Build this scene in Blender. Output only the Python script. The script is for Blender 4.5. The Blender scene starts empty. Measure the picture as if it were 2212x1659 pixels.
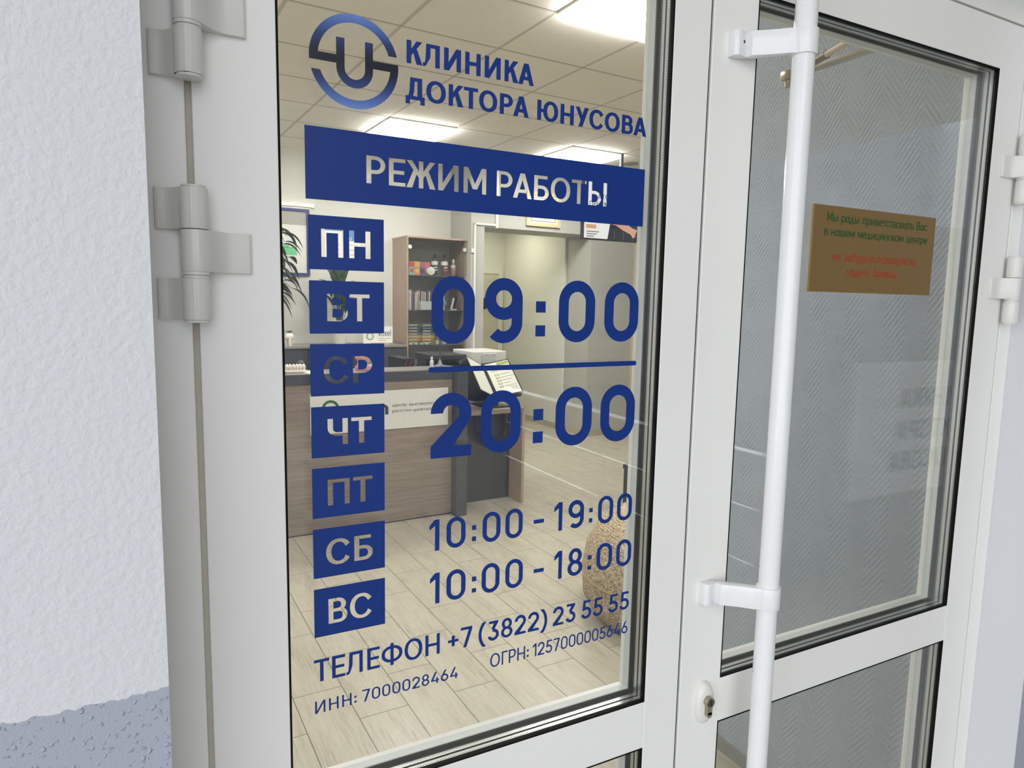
import bpy, bmesh, math, random
import numpy as np
from mathutils import Matrix, Vector

S = bpy.context.scene
C = S.collection
rnd = random.Random(7)
PI = math.pi
FZ, CZ, GZ = -1.62, 1.454, -1.74          # room floor, room ceiling, porch ground (camera is at z = 0)
TH = math.radians(2.4)                     # the room stands turned a little against the door wall

# ------------------------------------------------------------------ camera, sky, exposure
cam_d = bpy.data.cameras.new('camera'); cam = bpy.data.objects.new('camera', cam_d); C.objects.link(cam)
cam_d.sensor_fit = 'HORIZONTAL'; cam_d.sensor_width = 36.0; cam_d.lens = 36.0 * 1486 / 2212
cam_d.clip_start = .02; cam_d.clip_end = 200
_yaw, _pit, _rol = [math.radians(a) for a in (-27.9, -6.87, 1.09)]
_R, _U, _F = Vector((1, 0, 0)), Vector((0, 0, 1)), Vector((0, 1, 0))
_m = Matrix.Rotation(_yaw, 3, 'Z'); _R = _m @ _R; _F = _m @ _F
_F2 = _F * math.cos(_pit) + _U * math.sin(_pit); _U2 = _U * math.cos(_pit) - _F * math.sin(_pit)
_R2 = _R * math.cos(_rol) + _U2 * math.sin(_rol); _U3 = _U2 * math.cos(_rol) - _R * math.sin(_rol)
cam.matrix_world = Matrix(((_R2.x, _U3.x, -_F2.x, 0), (_R2.y, _U3.y, -_F2.y, -.79), (_R2.z, _U3.z, -_F2.z, 0), (0, 0, 0, 1)))
S.camera = cam

W = bpy.data.worlds.new('sky'); S.world = W; W.use_nodes = True
_bg = W.node_tree.nodes['Background']
_bg.inputs[0].default_value = (.92, .955, 1.0, 1)
SKY = 1.52
_t = W.node_tree; _tc = _t.nodes.new('ShaderNodeTexCoord'); _dp = _t.nodes.new('ShaderNodeVectorMath'); _dp.operation = 'DOT_PRODUCT'
_dp.inputs[1].default_value = Vector((-.66, -.72, .22)).normalized(); _t.links.new(_tc.outputs['Generated'], _dp.inputs[0])
_mr = _t.nodes.new('ShaderNodeMapRange'); _t.links.new(_dp.outputs['Value'], _mr.inputs[0])         # overcast sky, brighter on the left
for _i, _v in enumerate((-.3, 1.0, SKY * .22, SKY * 1.80)): _mr.inputs[_i + 1].default_value = _v
_t.links.new(_mr.outputs[0], _bg.inputs[1])
S.view_settings.view_transform = 'Standard'; S.view_settings.look = 'None'
S.view_settings.exposure = 0.0; S.view_settings.gamma = 1.0; S.view_settings.use_curve_mapping = False
PANEL = 33.0                               # radiance of the ceiling light panels
try:
    S.cycles.transparent_max_bounces = 40
    S.cycles.max_bounces = 10; S.cycles.diffuse_bounces = 5
except Exception:
    pass

# ------------------------------------------------------------------ helpers
def lin(c):
    return tuple((v / 255 / 12.92) if v / 255 <= .04045 else ((v / 255 + .055) / 1.055) ** 2.4 for v in c) + (1,)

MATS = {}
class NT:
    def __init__(s, name):
        s.m = bpy.data.materials.new(name); s.m.use_nodes = True
        s.t = s.m.node_tree; s.b = s.t.nodes['Principled BSDF']; s.out = s.t.nodes['Material Output']
    def n(s, typ, **kw):
        o = s.t.nodes.new(typ)
        for k, v in kw.items():
            if k.startswith('i_'): o.inputs[int(k[2:])].default_value = v
            else: setattr(o, k, v)
        return o
    def l(s, a, b): s.t.links.new(a, b)
    def math(s, op, a, b=None, c=None):
        o = s.t.nodes.new('ShaderNodeMath'); o.operation = op
        for i, v in enumerate((a, b, c)):
            if v is None: continue
            if isinstance(v, (int, float)): o.inputs[i].default_value = v
            else: s.l(v, o.inputs[i])
        return o.outputs[0]
    def mix(s, f, a, b):
        o = s.t.nodes.new('ShaderNodeMix'); o.data_type = 'RGBA'
        for i, v in ((0, f), (6, a), (7, b)):
            if isinstance(v, (int, float, tuple)): o.inputs[i].default_value = v
            else: s.l(v, o.inputs[i])
        return o.outputs[2]
    def noise(s, scale, detail=3, vec=None, rough=.5):
        o = s.n('ShaderNodeTexNoise'); o.inputs['Scale'].default_value = scale; o.inputs['Detail'].default_value = detail
        o.inputs['Roughness'].default_value = rough
        if vec is not None: s.l(vec, o.inputs['Vector'])
        return o.outputs[0]
    def ramp(s, f, stops):
        o = s.n('ShaderNodeValToRGB'); e = o.color_ramp.elements
        while len(e) < len(stops): e.new(.5)
        for q, (p, c) in zip(e, stops): q.position = p; q.color = c
        s.l(f, o.inputs[0]); return o.outputs[0]
    def bump(s, h, dist=.002, strength=1.0):
        o = s.n('ShaderNodeBump'); o.inputs['Strength'].default_value = strength; o.inputs['Distance'].default_value = dist
        s.l(h, o.inputs['Height']); s.l(o.outputs[0], s.b.inputs['Normal'])
    def obj(s):
        return s.n('ShaderNodeTexCoord').outputs['Object']
    def xyz(s, v):
        o = s.n('ShaderNodeSeparateXYZ'); s.l(v, o.inputs[0]); return o.outputs
    def vec(s, x, y, z):
        o = s.n('ShaderNodeCombineXYZ')
        for i, v in enumerate((x, y, z)):
            if isinstance(v, (int, float)): o.inputs[i].default_value = v
            else: s.l(v, o.inputs[i])
        return o.outputs[0]

def mat(name, rgb=(200, 200, 200), rough=.5, metal=0, noise=0, nscale=60, bump=0, emit=0, coat=0):
    if name in MATS: return MATS[name]
    k = NT(name); col = lin(rgb)
    k.b.inputs['Base Color'].default_value = col; k.b.inputs['Roughness'].default_value = rough; k.b.inputs['Metallic'].default_value = metal
    v = k.obj()
    f = k.noise(nscale, 4, v)
    a = noise if noise else .03
    dark = tuple(c * (1 - a) for c in col[:3]) + (1,); lite = tuple(min(1, c * (1 + a)) for c in col[:3]) + (1,)
    k.l(k.ramp(f, [(.3, dark), (.7, lite)]), k.b.inputs['Base Color'])
    if bump: k.bump(f, bump)
    if emit:
        k.b.inputs['Emission Color'].default_value = col; k.b.inputs['Emission Strength'].default_value = emit
    if coat: k.b.inputs['Coat Weight'].default_value = coat
    MATS[name] = k.m
    return k.m

def glass(name='pane_glass', f0=.035, tint=(.996, .999, .998, 1)):
    if name in MATS: return MATS[name]
    k = NT(name)
    g = k.n('ShaderNodeNewGeometry')
    d = k.n('ShaderNodeVectorMath', operation='DOT_PRODUCT'); k.l(g.outputs['Normal'], d.inputs[0]); k.l(g.outputs['Incoming'], d.inputs[1])
    c = k.math('SUBTRACT', 1.0, k.math('ABSOLUTE', d.outputs['Value']))
    f = k.math('MULTIPLY_ADD', k.math('POWER', c, 5.0), 1 - f0, f0)
    tr = k.n('ShaderNodeBsdfTransparent'); tr.inputs[0].default_value = tint
    gl = k.n('ShaderNodeBsdfGlossy'); gl.inputs['Roughness'].default_value = .0; gl.inputs[0].default_value = (1, 1, 1, 1)
    mx = k.n('ShaderNodeMixShader'); k.l(f, mx.inputs[0]); k.l(tr.outputs[0], mx.inputs[1]); k.l(gl.outputs[0], mx.inputs[2])
    k.t.nodes.remove(k.b); k.l(mx.outputs[0], k.out.inputs[0])
    MATS[name] = k.m
    return k.m

class MB:
    """collects solids in one bmesh"""
    def __init__(s): s.bm = bmesh.new()
    def _add(s, bm2, M=None):
        if M is not None: bmesh.ops.transform(bm2, matrix=M, verts=bm2.verts)
        me = bpy.data.meshes.new('tmp'); bm2.to_mesh(me); bm2.free(); s.bm.from_mesh(me); bpy.data.meshes.remove(me)
        return s
    def box(s, x0, x1, y0, y1, z0, z1, bev=0, seg=2, M=None):
        b = bmesh.new(); bmesh.ops.create_cube(b, size=1)
        bmesh.ops.transform(b, matrix=Matrix.Translation(((x0 + x1) / 2, (y0 + y1) / 2, (z0 + z1) / 2)) @ Matrix.Diagonal((abs(x1 - x0), abs(y1 - y0), abs(z1 - z0), 1)), verts=b.verts)
        if bev: bmesh.ops.bevel(b, geom=list(b.edges), offset=bev, segments=seg, affect='EDGES', profile=.5)
        return s._add(b, M)
    def cyl(s, p0, p1, r, r2=None, n=24, bev=0, caps=True):
        p0, p1 = Vector(p0), Vector(p1); d = p1 - p0
        b = bmesh.new(); bmesh.ops.create_cone(b, cap_ends=caps, segments=n, radius1=r, radius2=r if r2 is None else r2, depth=d.length)
        if bev: bmesh.ops.bevel(b, geom=[e for e in b.edges if any(len(f.verts) > 4 for f in e.link_faces)], offset=bev, segments=2, affect='EDGES', profile=.5)
        M = Matrix.Translation((p0 + p1) / 2) @ d.to_track_quat('Z', 'Y').to_matrix().to_4x4()
        return s._add(b, M)
    def tube(s, pts, r, n=10):
        for a, b in zip(pts, pts[1:]): s.cyl(a, b, r, n=n)
        for p in pts[1:-1]: s.sph(p, r, n)
        return s
    def sph(s, c, r, n=16, sc=(1, 1, 1), M=None):
        b = bmesh.new(); bmesh.ops.create_uvsphere(b, u_segments=n, v_segments=max(6, n // 2), radius=r)
        bmesh.ops.transform(b, matrix=Matrix.Translation(c) @ Matrix.Diagonal((*sc, 1)), verts=b.verts)
        return s._add(b, M)
    def lathe(s, prof, c=(0, 0, 0), n=32, M=None):
        b = bmesh.new(); rings = []
        for r, z in prof:
            rings.append([b.verts.new((c[0] + r * math.cos(2 * PI * i / n), c[1] + r * math.sin(2 * PI * i / n), c[2] + z)) for i in range(n)] if r > 1e-6 else [b.verts.new((c[0], c[1], c[2] + z))])
        for A, B in zip(rings, rings[1:]):
            for i in range(n):
                j = (i + 1) % n
                q = [A[i % len(A)], A[j % len(A)], B[j % len(B)], B[i % len(B)]]
                u = []
                for v in q:
                    if v not in u: u.append(v)
                if len(u) > 2: b.faces.new(u)
        for k in (0, -1):
            if len(rings[k]) > 1: b.faces.new(rings[k] if k else rings[k][::-1])
        return s._add(b, M)
    def prism(s, poly, axis, a, b_, bev=0, M=None):
        """poly: 2-D points; axis 'z': (x,y) extruded in z; 'y': (x,z) in y; 'x': (y,z) in x"""
        f = {'z': lambda p, t: (p[0], p[1], t), 'y': lambda p, t: (p[0], t, p[1]), 'x': lambda p, t: (t, p[0], p[1])}[axis]
        b = bmesh.new()
        A = [b.verts.new(f(p, a)) for p in poly]; B = [b.verts.new(f(p, b_)) for p in poly]
        n = len(poly)
        b.faces.new(A[::-1]); b.faces.new(B)
        for i in range(n): b.faces.new((A[i], A[(i + 1) % n], B[(i + 1) % n], B[i]))
        bmesh.ops.recalc_face_normals(b, faces=b.faces)
        if bev: bmesh.ops.bevel(b, geom=list(b.edges), offset=bev, segments=2, affect='EDGES', profile=.5)
        return s._add(b, M)
    def ring(s, x0, x1, z0, z1, t, y0, y1):
        """four bars around the inside of an opening"""
        s.box(x0, x0 + t, y0, y1, z0, z1); s.box(x1 - t, x1, y0, y1, z0, z1)
        s.box(x0 + t, x1 - t, y0, y1, z0, z0 + t); return s.box(x0 + t, x1 - t, y0, y1, z1 - t, z1)
    def face(s, pts):
        s.bm.faces.new([s.bm.verts.new(p) for p in pts]); return s
    def leaf(s, base, tip, w, up=(0, 0, 1), droop=.25, n=7, M=None):
        """a bent pointed leaf with a keel"""
        base, tip = Vector(base), Vector(tip); d = tip - base; L = d.length
        side = d.cross(Vector(up)); side = side.normalized() if side.length > 1e-6 else Vector((1, 0, 0))
        nor = side.cross(d).normalized(); rows = []
        for i in range(n + 1):
            t = i / n; p = base + d * t + Vector((0, 0, -1)) * (droop * L * (t * t - t * .2)) + nor * (.10 * L * math.sin(PI * t))
            ww = w * (math.sin(PI * min(1, t ** .8)) ** .8 if 0 < t < 1 else .02)
            rows.append([s.bm.verts.new(p - side * ww * .5 + nor * ww * .15), s.bm.verts.new(p), s.bm.verts.new(p + side * ww * .5 + nor * ww * .15)])
        for A, B in zip(rows, rows[1:]):
            s.bm.faces.new((A[0], A[1], B[1], B[0])); s.bm.faces.new((A[1], A[2], B[2], B[1]))
        return s
    def build(s, name, m, parent=None, smooth=0, solid=0, off=None):
        if off is not None: bmesh.ops.translate(s.bm, vec=-Vector(off), verts=s.bm.verts)
        bmesh.ops.recalc_face_normals(s.bm, faces=s.bm.faces)
        me = bpy.data.meshes.new(name); s.bm.to_mesh(me); s.bm.free()
        me.materials.append(m)
        if smooth:
            me.polygons.foreach_set('use_smooth', [True] * len(me.polygons))
            try: me.set_sharp_from_angle(angle=math.radians(smooth))
            except Exception: pass
        o = bpy.data.objects.new(name, me); C.objects.link(o)
        if solid:
            q = o.modifiers.new('thickness', 'SOLIDIFY'); q.thickness = solid; q.offset = 0
        if parent: o.parent = parent
        return o

def tag(o, label=None, cat=None, group=None, kind=None):
    if label: o['label'] = label
    if cat: o['category'] = cat
    if group: o['group'] = group
    if kind: o['kind'] = kind
    return o
def thing(name, loc, label, cat, rz=0, group=None, kind=None):
    o = bpy.data.objects.new(name, None); C.objects.link(o); o.empty_display_size = .05
    o.location = loc; o.rotation_euler = (0, 0, rz)
    return tag(o, label, cat, group, kind)
def rm(u, v, z=FZ):
    """a point of the room's own frame"""
    return (u * math.cos(TH) - v * math.sin(TH), u * math.sin(TH) + v * math.cos(TH), z)
def rthing(name, u, v, z, label, cat, group=None, rz=0, kind=None):
    return thing(name, rm(u, v, z), label, cat, TH + rz, group, kind)
def place(o, u, v, z, rz=0):
    o.location = rm(u, v, z); o.rotation_euler = (0, 0, TH + rz); return o
def dup(root, label=None, group=None):
    r = root.copy(); C.objects.link(r)
    if label: r['label'] = label
    if group: r['group'] = group
    for ch in root.children:
        c = ch.copy(); C.objects.link(c); c.parent = r
        for g in ch.children:
            e = g.copy(); C.objects.link(e); e.parent = c
    return r

# ------------------------------------------------------------------ materials with a pattern
def m_plaster():
    k = NT('porch_plaster'); v = k.obj(); x = k.xyz(v)
    rag = k.math('MULTIPLY_ADD', k.noise(120, 4, v), .010, -.005)
    rag2 = k.math('MULTIPLY_ADD', k.noise(9, 2, v), .004, -.002)
    h = k.math('ADD', k.math('ADD', x[2], rag), rag2)
    low = k.math('MULTIPLY', k.math('LESS_THAN', h, -.3615), k.math('LESS_THAN', x[1], -.0945))
    n1 = k.noise(150, 3, v); n2 = k.noise(330, 2, v)
    fine = k.math('MULTIPLY_ADD', n2, .35, n1)
    vo = k.n('ShaderNodeTexVoronoi'); vo.inputs['Scale'].default_value = 200
    wv = k.n('ShaderNodeVectorMath', operation='MULTIPLY_ADD'); nz = k.n('ShaderNodeTexNoise'); nz.inputs['Scale'].default_value = 170; k.l(v, nz.inputs['Vector'])
    k.l(nz.outputs['Color'], wv.inputs[0]); wv.inputs[1].default_value = (.008, .008, .008); k.l(v, wv.inputs[2]); k.l(wv.outputs[0], vo.inputs['Vector'])
    rr = k.xyz(vo.outputs['Color'])[0]
    dome = k.math('SUBTRACT', k.math('MULTIPLY_ADD', rr, .85, -.30), vo.outputs['Distance'])
    lump = k.math('MULTIPLY', k.math('POWER', k.math('MAXIMUM', dome, 0), .6), 1.9)
    fine2 = k.math('MULTIPLY', k.noise(420, 2, v), .35)
    coarse = k.math('ADD', lump, fine2)
    height = k.math('ADD', k.math('MULTIPLY', low, coarse), k.math('MULTIPLY', k.math('SUBTRACT', 1.0, low), k.math('MULTIPLY', fine, .8)))
    k.l(k.mix(low, lin((210, 211, 214)), lin((164, 168, 180))), k.b.inputs['Base Color'])
    k.b.inputs['Roughness'].default_value = .8
    k.bump(height, .0016, .8); return k.m
def m_wallpaper():
    k = NT('herringbone_wallpaper'); v = k.obj(); x = k.xyz(v)
    y, z = x[1], x[2]
    wob = k.math('MULTIPLY', k.noise(25, 3, v), .006)
    pp = k.n('ShaderNodeMath'); pp.operation = 'PINGPONG'; k.l(y, pp.inputs[0]); pp.inputs[1].default_value = .060
    a = k.math('ADD', k.math('MULTIPLY_ADD', pp.outputs[0], 1.5, z), wob)
    s1 = k.math('SINE', k.math('MULTIPLY', a, 2 * PI / .021))
    pv = k.math('MULTIPLY', k.noise(14, 2, v), 1.2)
    s1 = k.math('MULTIPLY', s1, pv)
    fine = k.math('MULTIPLY', k.math('SINE', k.math('MULTIPLY', z, 2 * PI / .0042)), .22)
    h = k.math('ADD', k.math('ADD', s1, fine), k.math('MULTIPLY', k.noise(260, 2, v), .5))
    k.b.inputs['Base Color'].default_value = lin((174, 184, 196)); k.b.inputs['Roughness'].default_value = .55
    k.bump(h, .0019, .85); return k.m
def m_floor():
    k = NT('plank_tile'); v = k.obj(); x = k.xyz(v)
    tx = k.math('ADD', x[1], -1.60 + 5 * .515 + 5.15); ty = k.math('ADD', x[0], -.109 + 4.0)
    b = k.n('ShaderNodeTexBrick'); b.offset = .5; b.offset_frequency = 2; b.squash = 1
    k.l(k.vec(tx, ty, 0.0), b.inputs['Vector'])
    for nm, val in (('Scale', 1.0), ('Mortar Size', .0021), ('Mortar Smooth', .15), ('Bias', 0.0), ('Brick Width', .515), ('Row Height', .2)):
        b.inputs[nm].default_value = val
    b.inputs['Color1'].default_value = (0, 0, 0, 1); b.inputs['Color2'].default_value = (1, 1, 1, 1); b.inputs['Mortar'].default_value = (.5, .5, .5, 1)
    per = k.math('MULTIPLY', b.outputs['Color'], 7.3)
    g = k.noise(1.0, 6, k.vec(k.math('MULTIPLY', x[0], 190.0), k.math('MULTIPLY', x[1], 8.0), per), .66)
    g2 = k.noise(1.0, 3, k.vec(k.math('MULTIPLY', x[0], 16.0), k.math('MULTIPLY', x[1], 3.0), per))
    gg = k.math('ADD', k.math('MULTIPLY', g, .65), k.math('MULTIPLY', g2, .35))
    wood = k.ramp(gg, [(.30, lin((140, 131, 112))), (.47, lin((180, 173, 154))), (.70, lin((198, 192, 174)))])
    tone = k.mix(k.math('MULTIPLY', b.outputs['Color'], .14), wood, lin((165, 155, 134)))
    k.l(k.mix(b.outputs['Fac'], tone, lin((98, 90, 74))), k.b.inputs['Base Color'])
    k.b.inputs['Roughness'].default_value = .30; k.b.inputs['Specular IOR Level'].default_value = .4
    k.bump(k.math('SUBTRACT', k.math('MULTIPLY', g, .12), b.outputs['Fac']), .0012, .6); return k.m
def m_ceiling():
    k = NT('tile_ceiling'); v = k.obj(); x = k.xyz(v)
    def line(c, o, w):
        f = k.math('FRACT', k.math('DIVIDE', k.math('ADD', c, 12.0 - o + .3), .6))
        return k.math('LESS_THAN', k.math('ABSOLUTE', k.math('SUBTRACT', f, .5)), w / 1.2)
    la = line(x[0], 1.4224, .022); lb = line(x[1], 3.074, .007); lw = line(x[1], 3.086, .016)
    st = k.noise(1.0, 5, k.vec(k.math('MULTIPLY', x[0], 12.0), k.math('MULTIPLY', x[1], 90.0), 0.0), .6)
    tile = k.ramp(st, [(.25, lin((232, 226, 215))), (.75, lin((244, 239, 229)))])
    c = k.mix(lw, tile, lin((212, 206, 194))); c = k.mix(la, c, lin((200, 193, 180))); c = k.mix(lb, c, lin((118, 108, 92)))
    k.l(c, k.b.inputs['Base Color']); k.b.inputs['Roughness'].default_value = .85
    k.bump(k.math('MULTIPLY_ADD', k.math('ADD', la, lb), -.8, st), .0015, .4); return k.m
def m_spacer():
    k = NT('perforated_spacer'); x = k.xyz(k.obj())
    a = k.math('ABSOLUTE', k.math('SUBTRACT', k.math('FRACT', k.math('DIVIDE', k.math('ADD', x[0], x[2]), .0036)), .5))
    dot = k.math('LESS_THAN', a, .16)
    e = k.math('LESS_THAN', k.math('ABSOLUTE', k.math('SUBTRACT', k.math('FRACT', k.math('DIVIDE', k.math('ADD', x[1], -.009), .013 / 2)), .35)), .12)
    f = k.math('MULTIPLY', dot, e)
    k.l(k.mix(f, lin((196, 197, 196)), lin((60, 60, 60))), k.b.inputs['Base Color'])
    k.b.inputs['Metallic'].default_value = .85; k.b.inputs['Roughness'].default_value = .32
    return k.m
def m_wood(name, c0, c1, ax=0, rough=.45):
    k = NT(name); x = k.xyz(k.obj()); m = [80.0, 80.0, 80.0]; m[ax] = 4.0
    g = k.noise(1.0, 6, k.vec(*[k.math('MULTIPLY', x[i], m[i]) for i in range(3)]), .6)
    k.l(k.ramp(g, [(.3, lin(c0)), (.7, lin(c1))]), k.b.inputs['Base Color']); k.b.inputs['Roughness'].default_value = rough
    k.bump(g, .0006, .4); return k.m
def m_weave():
    k = NT('woven_fabric'); v = k.obj()
    w1 = k.n('ShaderNodeTexWave'); w1.wave_type = 'BANDS'; w1.bands_direction = 'X'; w1.inputs['Scale'].default_value = 30; w1.inputs['Distortion'].default_value = 9; w1.inputs['Detail'].default_value = 3; w1.inputs['Detail Scale'].default_value = 2.5
    w2 = k.n('ShaderNodeTexWave'); w2.wave_type = 'BANDS'; w2.bands_direction = 'Z'; w2.inputs['Scale'].default_value = 36; w2.inputs['Distortion'].default_value = 8; w2.inputs['Detail'].default_value = 3; w2.inputs['Detail Scale'].default_value = 2.5
    k.l(v, w1.inputs[0]); k.l(v, w2.inputs[0])
    h = k.math('MULTIPLY', k.math('ADD', w1.outputs['Fac'], w2.outputs['Fac']), .5)
    k.l(k.ramp(h, [(.2, lin((128, 106, 78))), (.5, lin((186, 164, 128))), (.8, lin((226, 210, 178)))]), k.b.inputs['Base Color'])
    k.b.inputs['Roughness'].default_value = .9; k.bump(h, .006, .8); return k.m
def m_logo():
    k = NT('gradient_vinyl'); x = k.xyz(k.obj())
    a = k.math('DIVIDE', k.math('ABSOLUTE', k.math('SUBTRACT', x[2], .2613)), .05)
    k.l(k.ramp(a, [(0, lin((12, 16, 34))), (.18, lin((18, 24, 52))), (.5, lin((40, 60, 116))), (.78, lin((78, 106, 172))), (1, lin((104, 134, 196)))]), k.b.inputs['Base Color'])
    k.b.inputs['Roughness'].default_value = .35; return k.m

PLASTER, WALLPAPER, FLOOR, CEIL, SPACER = m_plaster(), m_wallpaper(), m_floor(), m_ceiling(), m_spacer()
WHITE = mat('white_lacquer', (236, 235, 231), .32, noise=.02, nscale=3)
WHITEP = mat('white_plastic', (222, 220, 214), .25, noise=.015, nscale=5)
TUBEW = mat('white_tube', (230, 230, 230), .16, noise=.01)
SEAL = mat('black_rubber', (5, 5, 6), .7); SEAL.node_tree.nodes['Principled BSDF'].inputs['Specular IOR Level'].default_value = .15
GREYGAP = mat('grey_rebate', (186, 180, 166), .6)
BEAD = mat('grey_bead', (205, 210, 206), .45)
GLASS = glass()
VINYL = mat('blue_vinyl', (8, 48, 124), .42, noise=.03, nscale=8); VINYL.node_tree.nodes['Principled BSDF'].inputs['Specular IOR Level'].default_value = .38
NICKEL = mat('nickel', (176, 168, 150), .3, 1)
BLACK = mat('black_plastic', (22, 23, 26), .35)
BLACKM = mat('black_matt', (14, 14, 16), .7)
PAINT = mat('cream_wall', (218, 217, 208), .8, noise=.02, nscale=40, bump=.0004)
PAINTG = mat('grey_wall', (190, 192, 186), .8, noise=.02, nscale=40)
OAK = m_wood('desk_oak', (118, 104, 92), (150, 136, 122), 0)
OAKV = m_wood('cabinet_oak', (158, 136, 116), (180, 158, 138), 2)
SLATE = m_wood('dark_laminate', (52, 54, 60), (70, 72, 78), 0, .4)
LAMI = m_wood('light_grey_laminate', (120, 116, 112), (146, 142, 136), 0, .35)
WEAVE = m_weave()

# ------------------------------------------------------------------ the porch
def struct(o, label, cat): return tag(o, label, cat, kind='structure')
RV = -.095                                # face of the outer wall; the door stands back behind it
struct(MB().box(-4, .004, -.115, -.0005, GZ, 2.2).box(-4, 0, -.001, .05, GZ, 2.2).build('wall_left', PLASTER), 'white plastered outer wall left of the door, rough grey below', 'wall')
struct(MB().box(1.597, 2.2, RV, .05, GZ, 2.2).build('wall_right', PLASTER), 'white plastered outer wall right of the door frame', 'wall')
struct(MB().box(0, 1.597, RV, .05, .605, 2.2).build('wall_front', PAINT), 'white wall strip above the door frame', 'wall')
struct(MB().box(-6, 16, -9, RV, GZ - .15, GZ).box(0, 1.597, RV, .0, GZ - .15, GZ).build('floor_porch', mat('paving', (160, 158, 154), .8, noise=.12, nscale=30, bump=.002)), 'grey paved porch floor outside the door', 'floor')

# ------------------------------------------------------------------ door frame and leaves
XF0, XF1 = 0.0, 1.597
fr = thing('trim_1', (0, 0, 0), 'white metal door frame around both door leaves', 'door frame', kind='structure')
ZT, ZB = .548, -1.60
MB().box(XF0, .0412, 0, .07, GZ, .605, .0012).build('jamb', WHITE, fr)
MB().box(1.5545, XF1, 0, .07, GZ, .605, .0012).build('jamb', WHITE, fr)
MB().box(.0425, 1.5545, 0, .07, .5515, .605, .0012).build('head', WHITE, fr)
MB().box(.0412, .0480, .0050, .07, ZB, .5515).build('rebate', GREYGAP, fr)
MB().box(1.5495, 1.5545, .012, .07, ZB, .5515).box(.0475, 1.5495, .012, .07, .548, .5515).build('rebate', GREYGAP, fr)
MB().box(.0425, 1.5545, .0, .07, GZ, ZB - .004).build('threshold', mat('threshold_metal', (150, 150, 150), .4, .8), fr)

def leaf(name, x0, x1, g0, g1, label):
    """door leaf x0..x1 with glass between g0 and g1"""
    t = thing(name, (0, 0, 0), label, 'door', kind='structure')
    zt, r1, r0, zb = .4600, -.6180, -.6955, -1.47
    top = ZT - .0005
    c = .0016
    def prof(z0, z1):  # chamfered bar section helper
        return z0, z1
    # stiles, mitred at the top
    MB().prism([(x0, ZB), (g0, ZB), (g0, zt), (x0, top)], 'y', 0, .066, .0011).build('stile', WHITE, t)
    MB().prism([(x1, ZB), (g1, ZB), (g1, zt), (x1, top)], 'y', 0, .066, .0011).build('stile', WHITE, t)
    MB().prism([(x0 + .0006, top), (g0 + .0004, zt), (g1 - .0004, zt), (x1 - .0006, top)], 'y', 0, .066, .0011).build('rail', WHITE, t)
    MB().box(g0, g1, .0002, .066, r0, r1, .0011).build('rail', WHITE, t)
    MB().box(g0, g1, .0002, .066, ZB, zb, .0011).build('rail', WHITE, t)
    for z0, z1 in ((r1, zt), (zb, r0)):
        q = .0002
        MB().ring(g0 - q, g1 + q, z0 - q, z1 + q, .0024, .0004, .0052).ring(g0 - q, g1 + q, z0 - q, z1 + q, .0009, .0052, .041).build('glazing_seal', SEAL, t)
        for y, d in ((.0056, .0036), (.0163, .003), (.0264, .0036)): pane = MB().box(g0 + .0009, g1 - .0009, y, y + d, z0 + .0009, z1 - .0009).build('glass_pane', GLASS, t)
        for y in (.0096, .0196): MB().ring(g0 + .0003, g1 - .0003, z0 + .0003, z1 - .0003, .0012, y, y + .0064).build('spacer_bar', SPACER, t)
        MB().ring(g0 - q, g1 + q, z0 - q, z1 + q, .0024, .041, .054).build('glazing_bead', BEAD, t)
    return t
d1 = leaf('door_1', .0475, .7298, .1304, .6632, 'left white door leaf with blue opening hours on its glass')
d2 = leaf('door_2', .7348, 1.5495, .8220, 1.4636, 'right white door leaf with pull handle and golden plate')
MB().box(.7290, .7356, .0045, .06, ZB, ZT).build('meeting_seal', SEAL, d1)
def hinge(par, xa, sx, dz):
    """three-knuckle door hinge; sx = +1: leaf on the right"""
    ya, r = -.0175, .0135
    def part(name, z0, z1, side, reach, thick):
        m = MB(); s_ = sx * side
        top = r - ya; f = []
        for i in range(15):
            q = i / 14; f.append((.003 + (.5 * reach + .009 - .003) * q, -thick - (top - thick) * (.5 + .5 * math.cos(PI * q ** .85))))
        f += [(reach - .0025, -thick + .0004), (reach - .0006, -thick + .0012), (reach, -thick + .003), (reach, .0), (0, .0), (0, -top)]
        m.prism([(xa + s_ * a, b) for a, b in f], 'z', z0, z1, .0004)
        m.cyl((xa, ya, z0), (xa, ya, z1), r, n=40, bev=.0006)
        return m
    root = part('hinge', .0655 + dz, .106 + dz, -1, .0355, .006).build('hinge', WHITEP, par, smooth=35)
    part('k', .0235 + dz, .0648 + dz, 1, .0550, .006).build('leaf_plate', WHITEP, root, smooth=35)
    part('k', -.0250 + dz, .0165 + dz, -1, .0355, .006).build('frame_plate', WHITEP, root, smooth=35)
    MB().cyl((xa, ya, .0165 + dz), (xa, ya, .0194 + dz), r * .93, n=32, bev=.0004).cyl((xa, ya, .0200 + dz), (xa, ya, .0235 + dz), r * .97, n=32, bev=.0004).cyl((xa, ya, .0160 + dz), (xa, ya, .024 + dz), r * .8, n=24).build('washer', WHITEP, root, smooth=35)
    MB().cyl((xa, ya, .106 + dz), (xa, ya, .1085 + dz), r * .86, n=32, bev=.0008).build('cap', WHITEP, root, smooth=35)
    MB().cyl((xa, ya, -.0278 + dz), (xa, ya, -.0250 + dz), r * .9, n=32, bev=.0008).build('cap', WHITEP, root, smooth=35)
for dz in (0, .2385, -1.25):
    hinge(d1, .0450, 1, dz); hinge(d2, 1.5522, -1, dz)

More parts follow.
